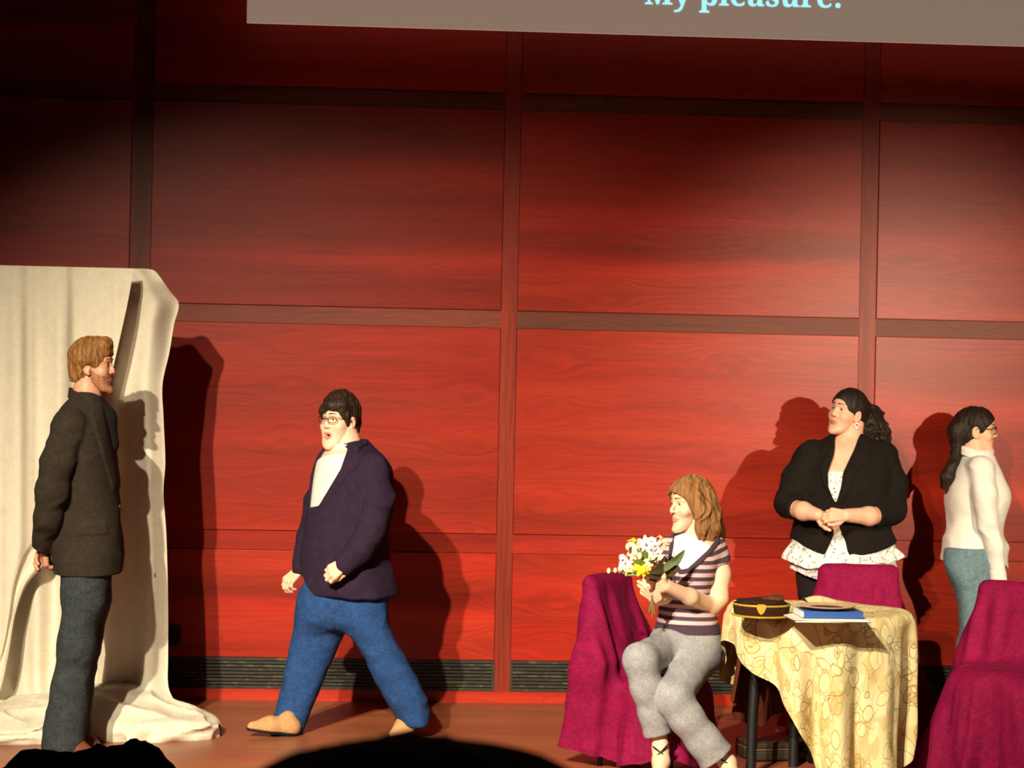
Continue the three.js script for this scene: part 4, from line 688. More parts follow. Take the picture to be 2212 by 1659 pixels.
// ------------------------------------------------------------------ the seated woman with the bouquet
{
  const z0 = 1.8, W = (x, y, dz = 0) => P(x, y, z0 + dz), base = [W(1485, 1400)[0], 0, z0];
  const root = thing('person', 'woman with light brown hair in a striped top and grey trousers, seated, holding a bouquet', 'person', base);
  const skin = skinMat(0.93, 0.77, 0.66), hairM = hairMat([0.55, 0.38, 0.22], 0.2), grey = fabric([0.60, 0.60, 0.62], 0.13, 0.92, 3), dark = mat(rgb(66, 48, 62), 0.9), lace = mat(rgb(30, 20, 22), 0.6);
  const stripes = (() => { const t = tex(16, 256, (a, b) => { const p = (b * 16) % 1; return p < 0.46 ? [0.31, 0.225, 0.29] : [0.86, 0.70, 0.72]; }); t.repeat.set(1, 1 / 0.54); return new THREE.MeshPhysicalMaterial({ map: t, roughness: 0.9, side: THREE.DoubleSide }); })();
  const H = head(W(1489, 1094), [-0.9, -0.03, 0.44], [-0.04, 1, 0], 0.89, { jaw: 0.84, nose: 1.35 });
  // trousers
  const hip = pxLoft(z0, [[1350, 1422, 1550, 0, 0.13], [1375, 1412, 1551, 0.02, 0.15], [1405, 1406, 1550, 0.04, 0.16], [1436, 1412, 1548, 0.04, 0.13], [1448, 1430, 1535, 0.03, 0.1]], { n: 2.2, cap: 0.05 });
  const thL = chain([[W(1512, 1408, 0.05), 0.088], [W(1453, 1507, 0.39), 0.073]], 0.03), shL = chain([[W(1452, 1508, 0.38), 0.072], [W(1482, 1550, 0.385), 0.068], [W(1520, 1600, 0.37), 0.067], [W(1549, 1638, 0.355), 0.079]], 0.03);
  const thR = chain([[W(1450, 1402, 0.03), 0.084], [W(1383, 1425, 0.37), 0.068]], 0.03), shR = chain([[W(1384, 1428, 0.37), 0.069], [W(1396, 1485, 0.36), 0.061], [W(1409, 1540, 0.34), 0.053], [W(1421, 1590, 0.32), 0.057]], 0.03);
  const cL = [W(1549, 1636, 0.355), norm3(sub3(W(1549, 1636, 0), W(1520, 1597, 0)))], cR = [W(1420, 1588, 0.32), norm3(sub3(W(1421, 1590, 0), W(1409, 1535, 0)))];
  const cut = (d, c) => (x, y, z) => smax(d(x, y, z), dot3(sub3([x, y, z], c[0]), c[1]), 0.006);
  const sL = cut(shL, cL), sR = cut(shR, cR);
  const legs = (x, y, z) => {
    const w = 0.0018 * ridge(x * 10, y * 15 + x * 9, z * 8) + 0.001 * noise(x * 26, y * 24, z * 24);
    const l = smin(thL(x, y, z), sL(x, y, z), 0.03), r = smin(thR(x, y, z), sR(x, y, z), 0.03);
    return smin(smin(l, r, 0.012), hip(x, y, z), 0.07) - w;
  };
  part('trousers', offset(mesh(legs, ...boxOf([W(1340, 1665, -0.15), W(1600, 1340, 0.48), W(1340, 1665, 0.48), W(1600, 1340, -0.15)], 0.03), 0.007), base), grey, root);
  // striped top
  const torso = pxLoft(z0, [[1146, 1470, 1540, -0.02, 0.055], [1158, 1452, 1553, -0.01, 0.075], [1175, 1440, 1562, 0, 0.1], [1200, 1434, 1560, 0.005, 0.115], [1230, 1430, 1548, 0.02, 0.125], [1262, 1427, 1540, 0.03, 0.125], [1300, 1425, 1538, 0.02, 0.115], [1335, 1420, 1548, 0.015, 0.122], [1368, 1415, 1557, 0.02, 0.14]], { yaw: -0.25, n: 2.2, cap: 0.012 });
  const slL = chain([[W(1545, 1180, 0.01), 0.05], [W(1553, 1215, 0.02), 0.052]], 0.02), slR = chain([[W(1450, 1180, 0.0), 0.045], [W(1440, 1215, 0.03), 0.045]], 0.02);
  const vee = pxPoly(z0, [[1462, 1140], [1540, 1140], [1546, 1158], [1520, 1185], [1476, 1222], [1462, 1225], [1444, 1196], [1452, 1165]]);
  const hem = W(1480, 1366)[1], bandTop = W(1480, 1345)[1];
  const sleeveCut = (x, y, z) => dot3(sub3([x, y, z], W(1556, 1216, 0)), norm3([0.25, -1, 0]));
  const top0 = (x, y, z) => {
    let t = torso(x, y, z); t = smin(t, smax(slL(x, y, z), sleeveCut(x, y, z), 0.006), 0.02); t = smin(t, slR(x, y, z), 0.02);
    t -= 0.004 * ridge(x * 6, y * 12 + x * 5, z * 6) * sstep(W(1480, 1200)[1], W(1480, 1250)[1], y) + 0.002 * noise(x * 20, y * 24, z * 20);
    return smax(t, -Math.max(vee(x, y), z0 - z), 0.005);
  };
  const sx = W(1552, 1180)[0] - 0.055, sy = W(1552, 1180)[1];
  const tp = part('striped_top', offset(mesh((x, y, z) => smax(top0(x, y, z), bandTop - y + 0.03 * (x - base[0]), 0.004), ...boxOf([W(1405, 1360, -0.16), W(1595, 1138, 0.2)], 0.02), 0.0045, { relax: 2, uv: (x, y, z) => { const s = sstep(sx, sx + 0.03, x) * sstep(sy - 0.1, sy, y); return [x, y + 0.02 * (x - base[0]) + s * -0.35 * (x - sx)]; } }), base), stripes, root);
  part('waistband', offset(mesh((x, y, z) => Math.max(torso(x, y, z) - 0.003, hem - y + 0.03 * (x - base[0]), y - bandTop - 0.03 * (x - base[0]) - 0.002), ...boxOf([W(1400, 1385, -0.17), W(1575, 1330, 0.2)], 0.02), 0.005, { relax: 2 }), base), dark, tp);
  part('neckband', offset(mesh((x, y, z) => Math.max(Math.abs(torso(x, y, z)) - 0.0065, Math.abs(vee(x, y) - 0.009) - 0.010, z0 - 0.02 - z), ...boxOf([W(1430, 1240, -0.02), W(1560, 1135, 0.18)], 0.02), 0.0035, { relax: 3 }), base), dark, tp);
  const innerTop = pxPoly(z0, [[1455, 1146], [1484, 1138], [1500, 1160], [1545, 1190], [1470, 1240], [1435, 1200]]);
  part('white_undershirt', offset(mesh((x, y, z) => smax(torso(x, y, z) + 0.007, Math.max(innerTop(x, y) - 0.003, z0 - z), 0.005), ...boxOf([W(1425, 1250, 0), W(1560, 1130, 0.18)], 0.02), 0.005), base), mat(rgb(244, 243, 238), 0.85), root);
  // arms and hands
  const aL = chain([[W(1545, 1185, 0.01), 0.043], [W(1556, 1240, 0.03), 0.042], [W(1552, 1290, 0.06), 0.038], [W(1536, 1309, 0.055), 0.037], [W(1490, 1289, 0.2), 0.032], [W(1440, 1266, 0.28), 0.025]], 0.025);
  const aR = chain([[W(1450, 1185, 0), 0.04], [W(1436, 1240, 0.06), 0.038], [W(1432, 1285, 0.13), 0.036], [W(1424, 1290, 0.2), 0.03], [W(1412, 1290, 0.26), 0.026]], 0.025);
  const hL = hand(W(1444, 1267, 0.275), [-0.9, 0.12, 0.22], [0.1, -0.25, 0.95], -1, [0.55, 0.6, 0.65, 0.7], { thumb: -0.2, s: 0.92 }), hR = hand(W(1421, 1296, 0.27), [-0.75, 0.62, 0.2], [-0.35, -0.5, 0.8], 1, 1.15, { thumb: 1.0, s: 0.9 });
  const thumbL = chain([[W(1436, 1262, 0.29), 0.0135], [W(1434, 1246, 0.31), 0.011], [W(1431, 1232, 0.31), 0.009]], 0.004);
  const arms = (x, y, z) => smin(Math.min(aL(x, y, z), aR(x, y, z)), thumbL(x, y, z), 0.01);
  const neck = chain([[W(1496, 1120, -0.01), 0.046], [W(1502, 1150, -0.015), 0.048], [W(1502, 1172, -0.01), 0.062]], 0.03);
  const chest = (x, y, z) => smax(torso(x, y, z) + 0.012, y - W(1500, 1150)[1], 0.02);
  const up = (x, y, z) => smin(smin(arms(x, y, z), neck(x, y, z), 0.02), chest(x, y, z), 0.02);
  const footR = chain([[W(1424, 1585, 0.31), 0.033], [W(1427, 1618, 0.33), 0.032], [W(1428, 1645, 0.37), 0.035], [W(1424, 1668, 0.43), 0.03]], 0.02), footL = chain([[W(1562, 1636, 0.35), 0.034], [W(1572, 1648, 0.355), 0.035], [W(1578, 1668, 0.4), 0.034]], 0.02);
  const body = (x, y, z) => Math.min(Math.min(torso(x, y, z), legs(x, y, z)) + 0.022, up(x, y, z), footR(x, y, z), footL(x, y, z));
  part('body', offset(mergeGeometries([H.geo(), mesh(up, ...boxOf([W(1380, 1340, -0.12), W(1600, 1095, 0.34)], 0.02), 0.0045), mesh(body, ...boxOf([W(1340, 1685, -0.15), W(1600, 1140, 0.48)], 0.02), 0.009), hL.geo(), hR.geo()]), base), skin, root);
  H.features(root, base, hairM, mat(rgb(214, 140, 128), 0.5), { brow: hairMat([0.42, 0.28, 0.17]) });
  // hair to the shoulder, parted, off the face
  const cap = H.hairCap({ thick: 0.016, top: 0.018, back: 0.01, faceC: [0, -0.035, 0.085], faceR: [0.084, 0.116, 0.070], nape: -0.16, amp: 0.004, sx: 40, sy: 12, ears: false, seedN: 7 });
  const fall = [[[1506, 1072, 0.07, 0.028], [1517, 1108, 0.08, 0.029], [1517, 1140, 0.072, 0.027], [1519, 1158, 0.065, 0.02]], [[1525, 1070, 0.03, 0.04], [1534, 1110, 0.04, 0.042], [1539, 1142, 0.035, 0.036], [1546, 1160, 0.03, 0.018]], [[1522, 1075, -0.04, 0.04], [1536, 1115, -0.05, 0.04], [1540, 1150, -0.04, 0.028]], [[1500, 1075, -0.08, 0.03], [1500, 1115, -0.09, 0.032], [1508, 1150, -0.07, 0.025]], [[1530, 1100, 0.06, 0.03], [1538, 1140, 0.065, 0.026], [1534, 1164, 0.055, 0.014]], [[1545, 1120, 0, 0.025], [1556, 1148, 0.0, 0.02], [1560, 1160, 0.0, 0.009]]].map(l => chain(l.map(([x, y, dz, r]) => [W(x, y, dz), r]), 0.02));
  const hf = (x, y, z) => {
    let d = cap(x, y, z); for (const c of fall) d = smin(d, c(x, y, z), 0.012); if (Math.abs(d) > 0.03) return d;
    const u = Math.atan2(z - z0, x - base[0] - 0.03), wv = 0.02 * Math.sin(y * 38);
    d -= 0.006 * ridge(x * 36 + wv * 50, y * 9, z * 36) + 0.003 * noise(x * 90, y * 14, z * 90) + 0.003 * noise(u * 8, y * 9, 3);
    return smax(d, -H.skin(x, y, z) - 0.003, 0.003);
  };
  part('hair', offset(mesh(hf, ...boxOf([W(1435, 1172, -0.17), W(1575, 1020, 0.17)], 0.02), 0.0035, { uv: (x, y, z) => [x + 0.6 * z + 0.012 * Math.sin(y * 42 + x * 20), y * 0.8] }), base), hairM, root);
  const lc = [[[1410, 1612, 0.367], [1428, 1626, 0.389], [1446, 1642, 0.382]], [[1447, 1604, 0.352], [1430, 1622, 0.388], [1410, 1642, 0.382]], [[1446, 1640, 0.382], [1428, 1655, 0.427], [1410, 1660, 0.422]]];
  part('shoe_lace', offset(mergeGeometries(lc.map(l => tube(l.map(p => W(...p)), 0.0035, 10, 6))), base), lace, root);
  part('shoe_lace', offset(mergeGeometries([[[1556, 1640, 0.395], [1574, 1650, 0.4], [1592, 1660, 0.38]], [[1590, 1642, 0.36], [1574, 1656, 0.405], [1556, 1668, 0.4]]].map(l => tube(l.map(p => W(...p)), 0.0035, 10, 6))), base), lace, root);
  for (const [x, y, dz, x2, y2, dz2] of [[1430, 1640, 0.32, 1424, 1672, 0.45], [1574, 1650, 0.32, 1579, 1674, 0.43]]) { const A = W(x, y, dz), B = W(x2, y2, dz2); A[1] = B[1] = 0.002; addShoe(root, base, (() => { const s = shoe(A, B, 0.038, 0.05); const u = s.upper; return { ...s, upper: (a, b, c) => Math.max(u(a, b, c) - 0.003, b - 0.035) }; })(), lace); }
}
// ------------------------------------------------------------------ the bouquet in her hands
{
  const z0 = 2.06, W = (x, y, dz = 0) => P(x, y, z0 + dz), at = W(1405, 1262, 0.0), o = g => offset(g, at);
  const t = thing('bouquet', 'bouquet of white, lilac and yellow flowers with green leaves held by the seated woman', 'bouquet', at);
  seed = 4242;
  const flat = (r, c) => { const m = mat(c, 0.7); return m; };
  const cols = { white: flat(0, rgb(246, 244, 238)), cream: flat(0, rgb(244, 236, 190)), lilac: flat(0, rgb(226, 208, 226)), yellow: flat(0, rgb(244, 216, 40)), pale: flat(0, rgb(236, 206, 170)) }, eye = flat(0, rgb(150, 128, 120)), eyeY = flat(0, rgb(206, 178, 60)), green = flat(0, rgb(108, 124, 40)), deep = flat(0, rgb(74, 62, 32)), olive = flat(0, rgb(92, 104, 62)), stemM = flat(0, rgb(120, 110, 62)), wrapM = flat(0, rgb(112, 62, 36));
  const petalG = (() => { const g = new THREE.SphereGeometry(0.5, 10, 8); const p = g.attributes.position; for (let i = 0; i < p.count; i++) { const y = p.getY(i) + 0.5, x = p.getX(i), z = p.getZ(i); p.setXYZ(i, x * 0.5 * (0.5 + 1.1 * y * (1.35 - y)), y * (1 + 0.12 * (1 - Math.abs(x) * 2)), z * 0.13 + 0.25 * (y - 0.35) ** 2 - 0.08 * x * x); } g.computeVertexNormals(); return g; })();
  const flower = (x, y, dz, r, c, n = 6, dir = [0, 0.25, 1], open = 0.5) => {
    const q = new THREE.Quaternion().setFromUnitVectors(V3(0, 0, 1), V3(dir[0] + rr(-0.3, 0.3), dir[1] + rr(-0.3, 0.3), dir[2]).normalize());
    const p = W(x, y, dz), cen = part('flower', new THREE.SphereGeometry(r * 0.17, 10, 8).scale(1, 1, 0.8), c === 'lilac' || c === 'white' ? eye : eyeY, t); cen.position.set(...sub3(p, at)); cen.quaternion.copy(q);
    for (let i = 0; i < n; i++) { const pm = part('petal', petalG, cols[c], cen); pm.scale.set(r * 1.1, r, r); pm.rotation.order = 'ZXY'; pm.rotation.set(-open + rr(-0.15, 0.15), rr(-0.2, 0.2), i / n * 6.283 + rr(-0.12, 0.12)); pm.position.z = -0.02 * r * (i % 2); }
  };
  for (const [x, y, dz, r, c, n, d] of [[1396, 1176, 0.0, 0.042, 'white', 7], [1414, 1180, 0.01, 0.038, 'white', 6], [1406, 1188, 0.035, 0.036, 'lilac', 6], [1384, 1180, -0.02, 0.036, 'white', 6], [1421, 1196, 0.02, 0.032, 'white', 6], [1404, 1206, 0.045, 0.036, 'cream', 6], [1363, 1186, 0.02, 0.036, 'cream', 6, [-0.5, 0.4, 0.7]], [1368, 1200, 0.03, 0.028, 'cream', 5], [1351, 1217, 0.03, 0.036, 'lilac', 6, [-0.5, 0.2, 0.8]], [1344, 1224, 0.02, 0.03, 'white', 5, [-0.7, 0.1, 0.6]], [1360, 1228, 0.045, 0.03, 'cream', 5], [1386, 1226, 0.06, 0.04, 'yellow', 7], [1392, 1236, 0.065, 0.033, 'yellow', 6, [0, -0.4, 0.9]], [1398, 1222, 0.06, 0.028, 'cream', 5], [1352, 1243, 0.04, 0.03, 'cream', 3, [-0.2, -0.9, 0.3]], [1431, 1164, -0.02, 0.022, 'pale', 4, [0.2, 0.8, 0.4]], [1438, 1176, -0.01, 0.022, 'pale', 4], [1426, 1157, -0.02, 0.018, 'pale', 4, [0.1, 1, 0.3]], [1369, 1163, 0, 0.03, 'yellow', 4, [-0.1, 1, 0.2]], [1373, 1175, 0.01, 0.03, 'cream', 5], [1338, 1214, 0.01, 0.026, 'lilac', 4, [-1, 0.3, 0.3]], [1410, 1160, -0.01, 0.026, 'white', 5, [0, 0.9, 0.4]]]) flower(x, y, dz, r * 0.92, c, n, d);
  for (let i = 0; i < 16; i++) flower(rr(1345, 1432), rr(1172, 1232), rr(-0.02, 0.05), rr(0.014, 0.022), ['white', 'cream', 'lilac', 'white', 'pale'][i % 5], 5, [rr(-0.5, 0.4), rr(-0.2, 0.7), 0.8], 0.7);
  for (const [x, y, r] of [[1315, 1233, 0.010], [1329, 1232, 0.009], [1338, 1229, 0.008], [1382, 1201, 0.013], [1356, 1181, 0.012], [1436, 1220, 0.009]]) { const b = part('bud', new THREE.SphereGeometry(r, 10, 8).scale(0.8, 1.25, 0.8), cols.cream, t); b.position.set(...sub3(W(x, y, 0.05), at)); }
  const leafG = (() => { const g = new THREE.SphereGeometry(0.5, 12, 14); const p = g.attributes.position; for (let i = 0; i < p.count; i++) { const y = p.getY(i) + 0.5, x = p.getX(i), z = p.getZ(i); p.setXYZ(i, x * 0.42 * (0.6 + 0.9 * (1 - y)) , y, z * 0.04 + 0.35 * Math.abs(x) * 0.4 - 0.18 * (y - 0.5) ** 2); } g.computeVertexNormals(); return g; })();
  const leaf = (a, b, w, m, tw = 0) => { const A = W(...a), B = W(...b), d = V3(...sub3(B, A)), l = d.length(); const e = part('leaf', leafG, m, t); e.scale.set(w * 2.6, l, l); e.position.set(...sub3(A, at)); e.quaternion.setFromUnitVectors(V3(0, 1, 0), d.normalize()).multiply(new THREE.Quaternion().setFromAxisAngle(V3(0, 1, 0), tw)); };
  leaf([1436, 1236, 0.04], [1480, 1188, 0.03], 0.034, olive, 0.3); leaf([1424, 1232, 0.05], [1464, 1213, 0.08], 0.028, olive, -0.4); leaf([1430, 1240, 0.06], [1396, 1244, 0.09], 0.03, deep); leaf([1440, 1225, 0.05], [1402, 1236, 0.1], 0.034, deep, 0.5); leaf([1440, 1240, 0.04], [1462, 1236, 0.06], 0.026, deep); leaf([1420, 1228, 0.05], [1438, 1200, 0.05], 0.024, deep, 0.6);
  leaf([1390, 1212, 0.03], [1376, 1186, 0.05], 0.02, green, 0.5); leaf([1394, 1212, 0.03], [1394, 1186, 0.06], 0.018, green, -0.4); leaf([1392, 1216, 0.04], [1366, 1210, 0.06], 0.016, green, 0.3); leaf([1400, 1216, 0.04], [1416, 1210, 0.06], 0.016, deep); leaf([1384, 1240, 0.04], [1342, 1238, 0.03], 0.013, green); leaf([1396, 1218, 0.04], [1378, 1216, 0.07], 0.016, green, 0.8);
  for (const [x, y, e, f] of [[1388, 1200, 1402, 1322], [1400, 1200, 1409, 1334], [1418, 1206, 1414, 1326], [1362, 1215, 1405, 1318], [1430, 1222, 1411, 1318]]) part('stem', o(tube([W(x, y, 0.02), W(1403 + (x - 1400) * 0.12, 1258, 0.03), W(1408, 1285, 0.03), W(e, f, 0.02)], 0.0035, 16, 6)), stemM, t);
  part('stem', o(tube([W(1314, 1233, 0.05), W(1345, 1236, 0.05), W(1385, 1240, 0.04), W(1404, 1260, 0.03)], 0.0025, 14, 6)), green, t);
  part('paper_wrap', o(mesh(((a, b) => (x, y, z) => Math.abs(cone(a, b, 0.024, 0.012)(x, y, z)) - 0.002 - 0.006 * noise(x * 40, y * 30, z * 40))(W(1408, 1244, 0.03), W(1407, 1272, 0.03)), ...boxOf([W(1380, 1290, -0.03), W(1435, 1225, 0.1)], 0.01), 0.003)), wrapM, t);
}
// ------------------------------------------------------------------ the woman in the black blazer
{
  const z0 = 0.52, W = (x, y, dz = 0) => P(x, y, z0 + dz), base = [W(1825, 1560)[0], 0, z0];
  const root = thing('person', 'woman with long dark ponytail in a black blazer over white ruffled blouse, hands clasped', 'person', base);
  const skin = skinMat(0.88, 0.66, 0.56), hairM = hairMat([0.12, 0.075, 0.05], 0.4), black = fabric([0.09, 0.07, 0.06], 0.2, 0.9, 3), pants = fabric([0.15, 0.12, 0.13], 0.15, 0.9);
  const print = (() => { const c = document.createElement('canvas'); c.width = c.height = 512; const g = c.getContext('2d'); seed = 31; g.fillStyle = 'rgb(222,220,217)'; g.fillRect(0, 0, 512, 512); for (let i = 0; i < 260; i++) { const x = rnd() * 512, y = rnd() * 512, r = rr(4, 10); g.fillStyle = `rgba(${96 + (i % 3) * 18 | 0},98,102,0.8)`; g.beginPath(); if (i % 3) { g.ellipse(x, y, r * 0.6, r, rr(0, 3), 0, 7); } else { g.moveTo(x, y - r); g.lineTo(x + r, y + r); g.lineTo(x - r, y + r * 0.6); } g.fill(); g.strokeStyle = 'rgba(150,150,150,0.6)'; g.lineWidth = 1.5; g.beginPath(); g.arc(x + r, y + r, r, 0, 3); g.stroke(); } const t = new THREE.CanvasTexture(c); t.colorSpace = THREE.SRGBColorSpace; t.wrapS = t.wrapT = THREE.MirroredRepeatWrapping; t.repeat.set(3, 3); return new THREE.MeshPhysicalMaterial({ map: t, roughness: 0.85, side: THREE.DoubleSide }); })();
  const H = head(W(1829, 894), [-0.8, 0.16, 0.56], [0.14, 1, 0.05], 0.93, { jaw: 0.98, nose: 0.75, fat: 0.005 });
  const torso = pxLoft(z0, [[938, 1796, 1872, -0.02, 0.07], [952, 1772, 1896, -0.01, 0.095], [968, 1748, 1918, 0, 0.12], [990, 1738, 1926, 0, 0.14], [1020, 1730, 1928, 0.01, 0.16], [1055, 1724, 1926, 0.015, 0.175], [1090, 1724, 1918, 0.01, 0.17], [1120, 1720, 1918, 0.01, 0.17], [1150, 1712, 1928, 0.01, 0.18], [1178, 1704, 1938, 0.01, 0.19], [1200, 1702, 1940, 0.01, 0.195]], { n: 2.25, cap: 0.012 });
  const aR = chain([[W(1752, 986, 0.0), 0.082], [W(1724, 1040, 0.02), 0.076], [W(1705, 1086, 0.06), 0.070]], 0.03), aR2 = cone(W(1705, 1088, 0.07), W(1740, 1106, 0.2), 0.068, 0.054), aL2 = cone(W(1926, 1100, 0.07), W(1870, 1115, 0.22), 0.072, 0.056), aL = chain([[W(1904, 990, 0.0), 0.085], [W(1922, 1045, 0.02), 0.080], [W(1928, 1096, 0.06), 0.074]], 0.03);
  const fR = chain([[W(1716, 1098, 0.13), 0.042], [W(1735, 1104, 0.2), 0.043], [W(1766, 1112, 0.27), 0.03]], 0.02), fL = chain([[W(1908, 1112, 0.13), 0.042], [W(1876, 1115, 0.22), 0.044], [W(1826, 1113, 0.29), 0.031]], 0.02);
  const plane = (p, q) => { const n = norm3(sub3(q, p)); return (x, y, z) => dot3(sub3([x, y, z], p), n); }, cutR = plane(W(1716, 1100, 0.14), W(1766, 1112, 0.26)), cutL = plane(W(1891, 1115, 0.18), W(1826, 1113, 0.28));
  const vee = pxPoly(z0, [[1806, 930], [1858, 930], [1846, 950], [1826, 985], [1806, 1020], [1800, 1050], [1790, 1082], [1782, 1070], [1774, 1048], [1774, 1020], [1788, 985], [1796, 955]]);
  const gap = pxPoly(z0, [[1793, 1130], [1800, 1140], [1808, 1165], [1818, 1210], [1756, 1210], [1765, 1190], [1780, 1160]]);
  const hemPts = [[1690, 1138], [1705, 1158], [1730, 1178], [1764, 1192], [1780, 1194], [1816, 1195], [1850, 1192], [1900, 1180], [1940, 1164], [1960, 1150]].map(([a, b]) => W(a, b).slice(0, 2));
  const lapel = pxPoly(z0, [[1858, 945], [1872, 960], [1862, 1000], [1835, 1010], [1812, 1060], [1796, 1086], [1790, 1082], [1802, 1050], [1808, 1020], [1830, 985]]), lapel2 = pxPoly(z0, [[1800, 945], [1788, 985], [1774, 1020], [1772, 1050], [1784, 1078], [1762, 1040], [1758, 1005], [1772, 985], [1782, 960]]);
  const jacket = (x, y, z) => {
    const fr = z0 - z;
    let t = torso(x, y, z) - 0.005 * ridge(x * 6, y * 9 + x * 5, z * 6) - 0.003 * noise(x * 18, y * 20, z * 18) - 0.007 * (sstep(0.004, -0.004, lapel(x, y)) + sstep(0.004, -0.004, lapel2(x, y))) * sstep(0, -0.03, fr);
    t = smax(t, -Math.max(vee(x, y), fr), 0.005); t = smax(t, -Math.max(gap(x, y), fr), 0.005); t = smax(t, interp(hemPts, x) - y, 0.006);
    const fo = 0.006 * ridge(x * 8, y * 11 + x * 8, z * 8) + 0.003 * noise(x * 26, y * 22, z * 24);
    const a = smin(aR(x, y, z), smax(aR2(x, y, z), cutR(x, y, z), 0.006), 0.02) - fo, b = smin(aL(x, y, z), smax(aL2(x, y, z), cutL(x, y, z), 0.006), 0.02) - fo;
    return smin(t, smin(a, b, 0.01), 0.016);
  };
  const jk = part('blazer', offset(mesh(jacket, ...boxOf([W(1665, 1215, -0.22), W(1975, 925, 0.3)], 0.03), 0.0055, { relax: 2 }), base), black, root);
  // blouse: camisole under the blazer and two ruffled tiers below it
  const bl = part('blouse', offset(mesh((x, y, z) => smax(torso(x, y, z) + 0.012 - 0.004 * Math.sin(x * 150) * sstep(W(1790, 1010)[1], W(1790, 1060)[1], y) , y - W(1790, 1016)[1] , 0.004), ...boxOf([W(1695, 1215, -0.22), W(1950, 1000, 0.24)], 0.02), 0.006), base), print, root);
  for (const [k, yT, yB, xl, xr] of [[0, 1160, 1212, 1700, 1942], [1, 1192, 1232, 1708, 1936]]) {
    const c = W((xl + xr) / 2, yT, 0.01), rx = (W(xr, yT)[0] - W(xl, yT)[0]) / 2, rz = 0.2;
    const g = grid(300, 24, (u, v) => {
      const a = u * Math.PI * 2, wv = Math.sin(a * 17 + 2.4 * Math.sin(a * 2 + k)) * 0.6 + noise(a * 5, k, 2), f = (k ? lerp(0.93, 1.0, v) : lerp(0.86, 1.06, sstep(0.25, 1, v))) + v * 0.035 * wv;
      const yb = (interp([[-3.2, -0.02], [-1.9, 0.0], [0, 0.008], [1.2, -0.006], [3.2, -0.02]], a > Math.PI ? a - 2 * Math.PI : a)) + 0.006 * wv, lift = Math.cos(a) < -0.72 ? 0.045 * (-Math.cos(a) - 0.72) / 0.28 : 0;
      return [c[0] - base[0] + rx * f * Math.cos(a), lerp(W(1825, yT)[1], W(1825, yB)[1], v) + v * yb + lift + 0.02 * Math.cos(a) * v, c[2] - base[2] + rz * f * Math.sin(a), a * 0.25, v * 0.14 + k * 0.3];
    });
    part('ruffle', g, print, bl);
  }
  const lg = union([pxLoft(z0, [[1195, 1722, 1826, 0, 0.12], [1260, 1722, 1824, 0, 0.12], [1350, 1730, 1818, 0, 0.1], [1450, 1738, 1808, 0, 0.085], [1552, 1744, 1802, 0, 0.08]]), pxLoft(z0, [[1195, 1826, 1924, 0, 0.12], [1260, 1828, 1922, 0, 0.12], [1350, 1834, 1914, 0, 0.1], [1450, 1842, 1904, 0, 0.085], [1552, 1848, 1900, 0, 0.08]])], 0.03);
  part('trousers', offset(mesh((x, y, z) => lg(x, y, z) - 0.004 * noise(x * 16, y * 14, z * 14), ...boxOf([W(1710, 1566, -0.17), W(1935, 1190, 0.17)], 0.02), 0.009), base), pants, root);
  const hA = hand(W(1763, 1111, 0.265), [0.85, -0.32, 0.15], [0.1, 0.5, 0.8], 1, 0.55, { thumb: 0.2, s: 0.95 }), hB = hand(W(1829, 1113, 0.3), [-0.93, 0.02, 0.2], [0.0, 0.45, 0.9], -1, [0.75, 0.8, 0.85, 0.9], { thumb: 0.3, s: 0.97 });
  const neck = chain([[W(1842, 915, -0.01), 0.056], [W(1834, 945, -0.005), 0.058], [W(1826, 975, 0.0), 0.08]], 0.03);
  const chest = (x, y, z) => smax(torso(x, y, z) + 0.018, y - W(1820, 950)[1], 0.03);
  const up = (x, y, z) => smin(smin(Math.min(fR(x, y, z), fL(x, y, z)), neck(x, y, z), 0.03), chest(x, y, z), 0.035);
  const body = (x, y, z) => Math.min(Math.min(smax(torso(x, y, z), W(1820, 1160)[1] - y, 0.01), aR(x, y, z), aL(x, y, z), lg(x, y, z)) + 0.024, neck(x, y, z));
  const upper = (x, y, z) => smax(up(x, y, z), W(1820, 1175)[1] - y, 0.01);
  part('body', offset(mergeGeometries([H.geo(), mesh((x, y, z) => { const d = upper(x, y, z); return d; }, ...boxOf([W(1690, 1045, -0.16), W(1950, 905, 0.24)], 0.0), 0.006), mesh((x, y, z) => Math.min(fR(x, y, z), fL(x, y, z)), ...boxOf([W(1690, 1150, 0.02), W(1945, 1070, 0.34)], 0.02), 0.005), mesh(body, ...boxOf([W(1690, 1575, -0.2), W(1960, 940, 0.2)], 0.02), 0.014), hA.geo(), hB.geo()]), base), skin, root);
  H.features(root, base, hairM, mat(rgb(190, 118, 104), 0.5), {});
  const cap = H.hairCap({ thick: 0.012, top: 0.012, back: 0.008, faceC: [0, -0.035, 0.08], faceR: [0.074, 0.104, 0.060], nape: -0.055, amp: 0.003, sx: 50, sy: 16, seedN: 2, swept: 0.05 });
  const tail = [[[1866, 880, -0.09, 0.035], [1884, 905, -0.1, 0.05], [1893, 935, -0.08, 0.056], [1900, 965, -0.06, 0.05], [1905, 990, -0.04, 0.035]], [[1880, 900, -0.06, 0.035], [1876, 935, -0.03, 0.042], [1880, 965, 0.0, 0.035]]].map(l => chain(l.map(([x, y, dz, r]) => [W(x, y, dz), r]), 0.03));
  const hf = (x, y, z) => { let d = cap(x, y, z); const tl = smin(tail[0](x, y, z), tail[1](x, y, z), 0.02); if (Math.abs(tl) < 0.05) d = smin(d, tl - 0.012 * noise(x * 28 + Math.sin(y * 60), y * 22, z * 28) - 0.008 * ridge(x * 55, y * 40, z * 55), 0.02); else d = smin(d, tl, 0.02); if (Math.abs(d) > 0.02) return d; return smax(d - 0.0015 * noise(x * 120, y * 60, z * 120), -H.skin(x, y, z) - 0.003, 0.003); };
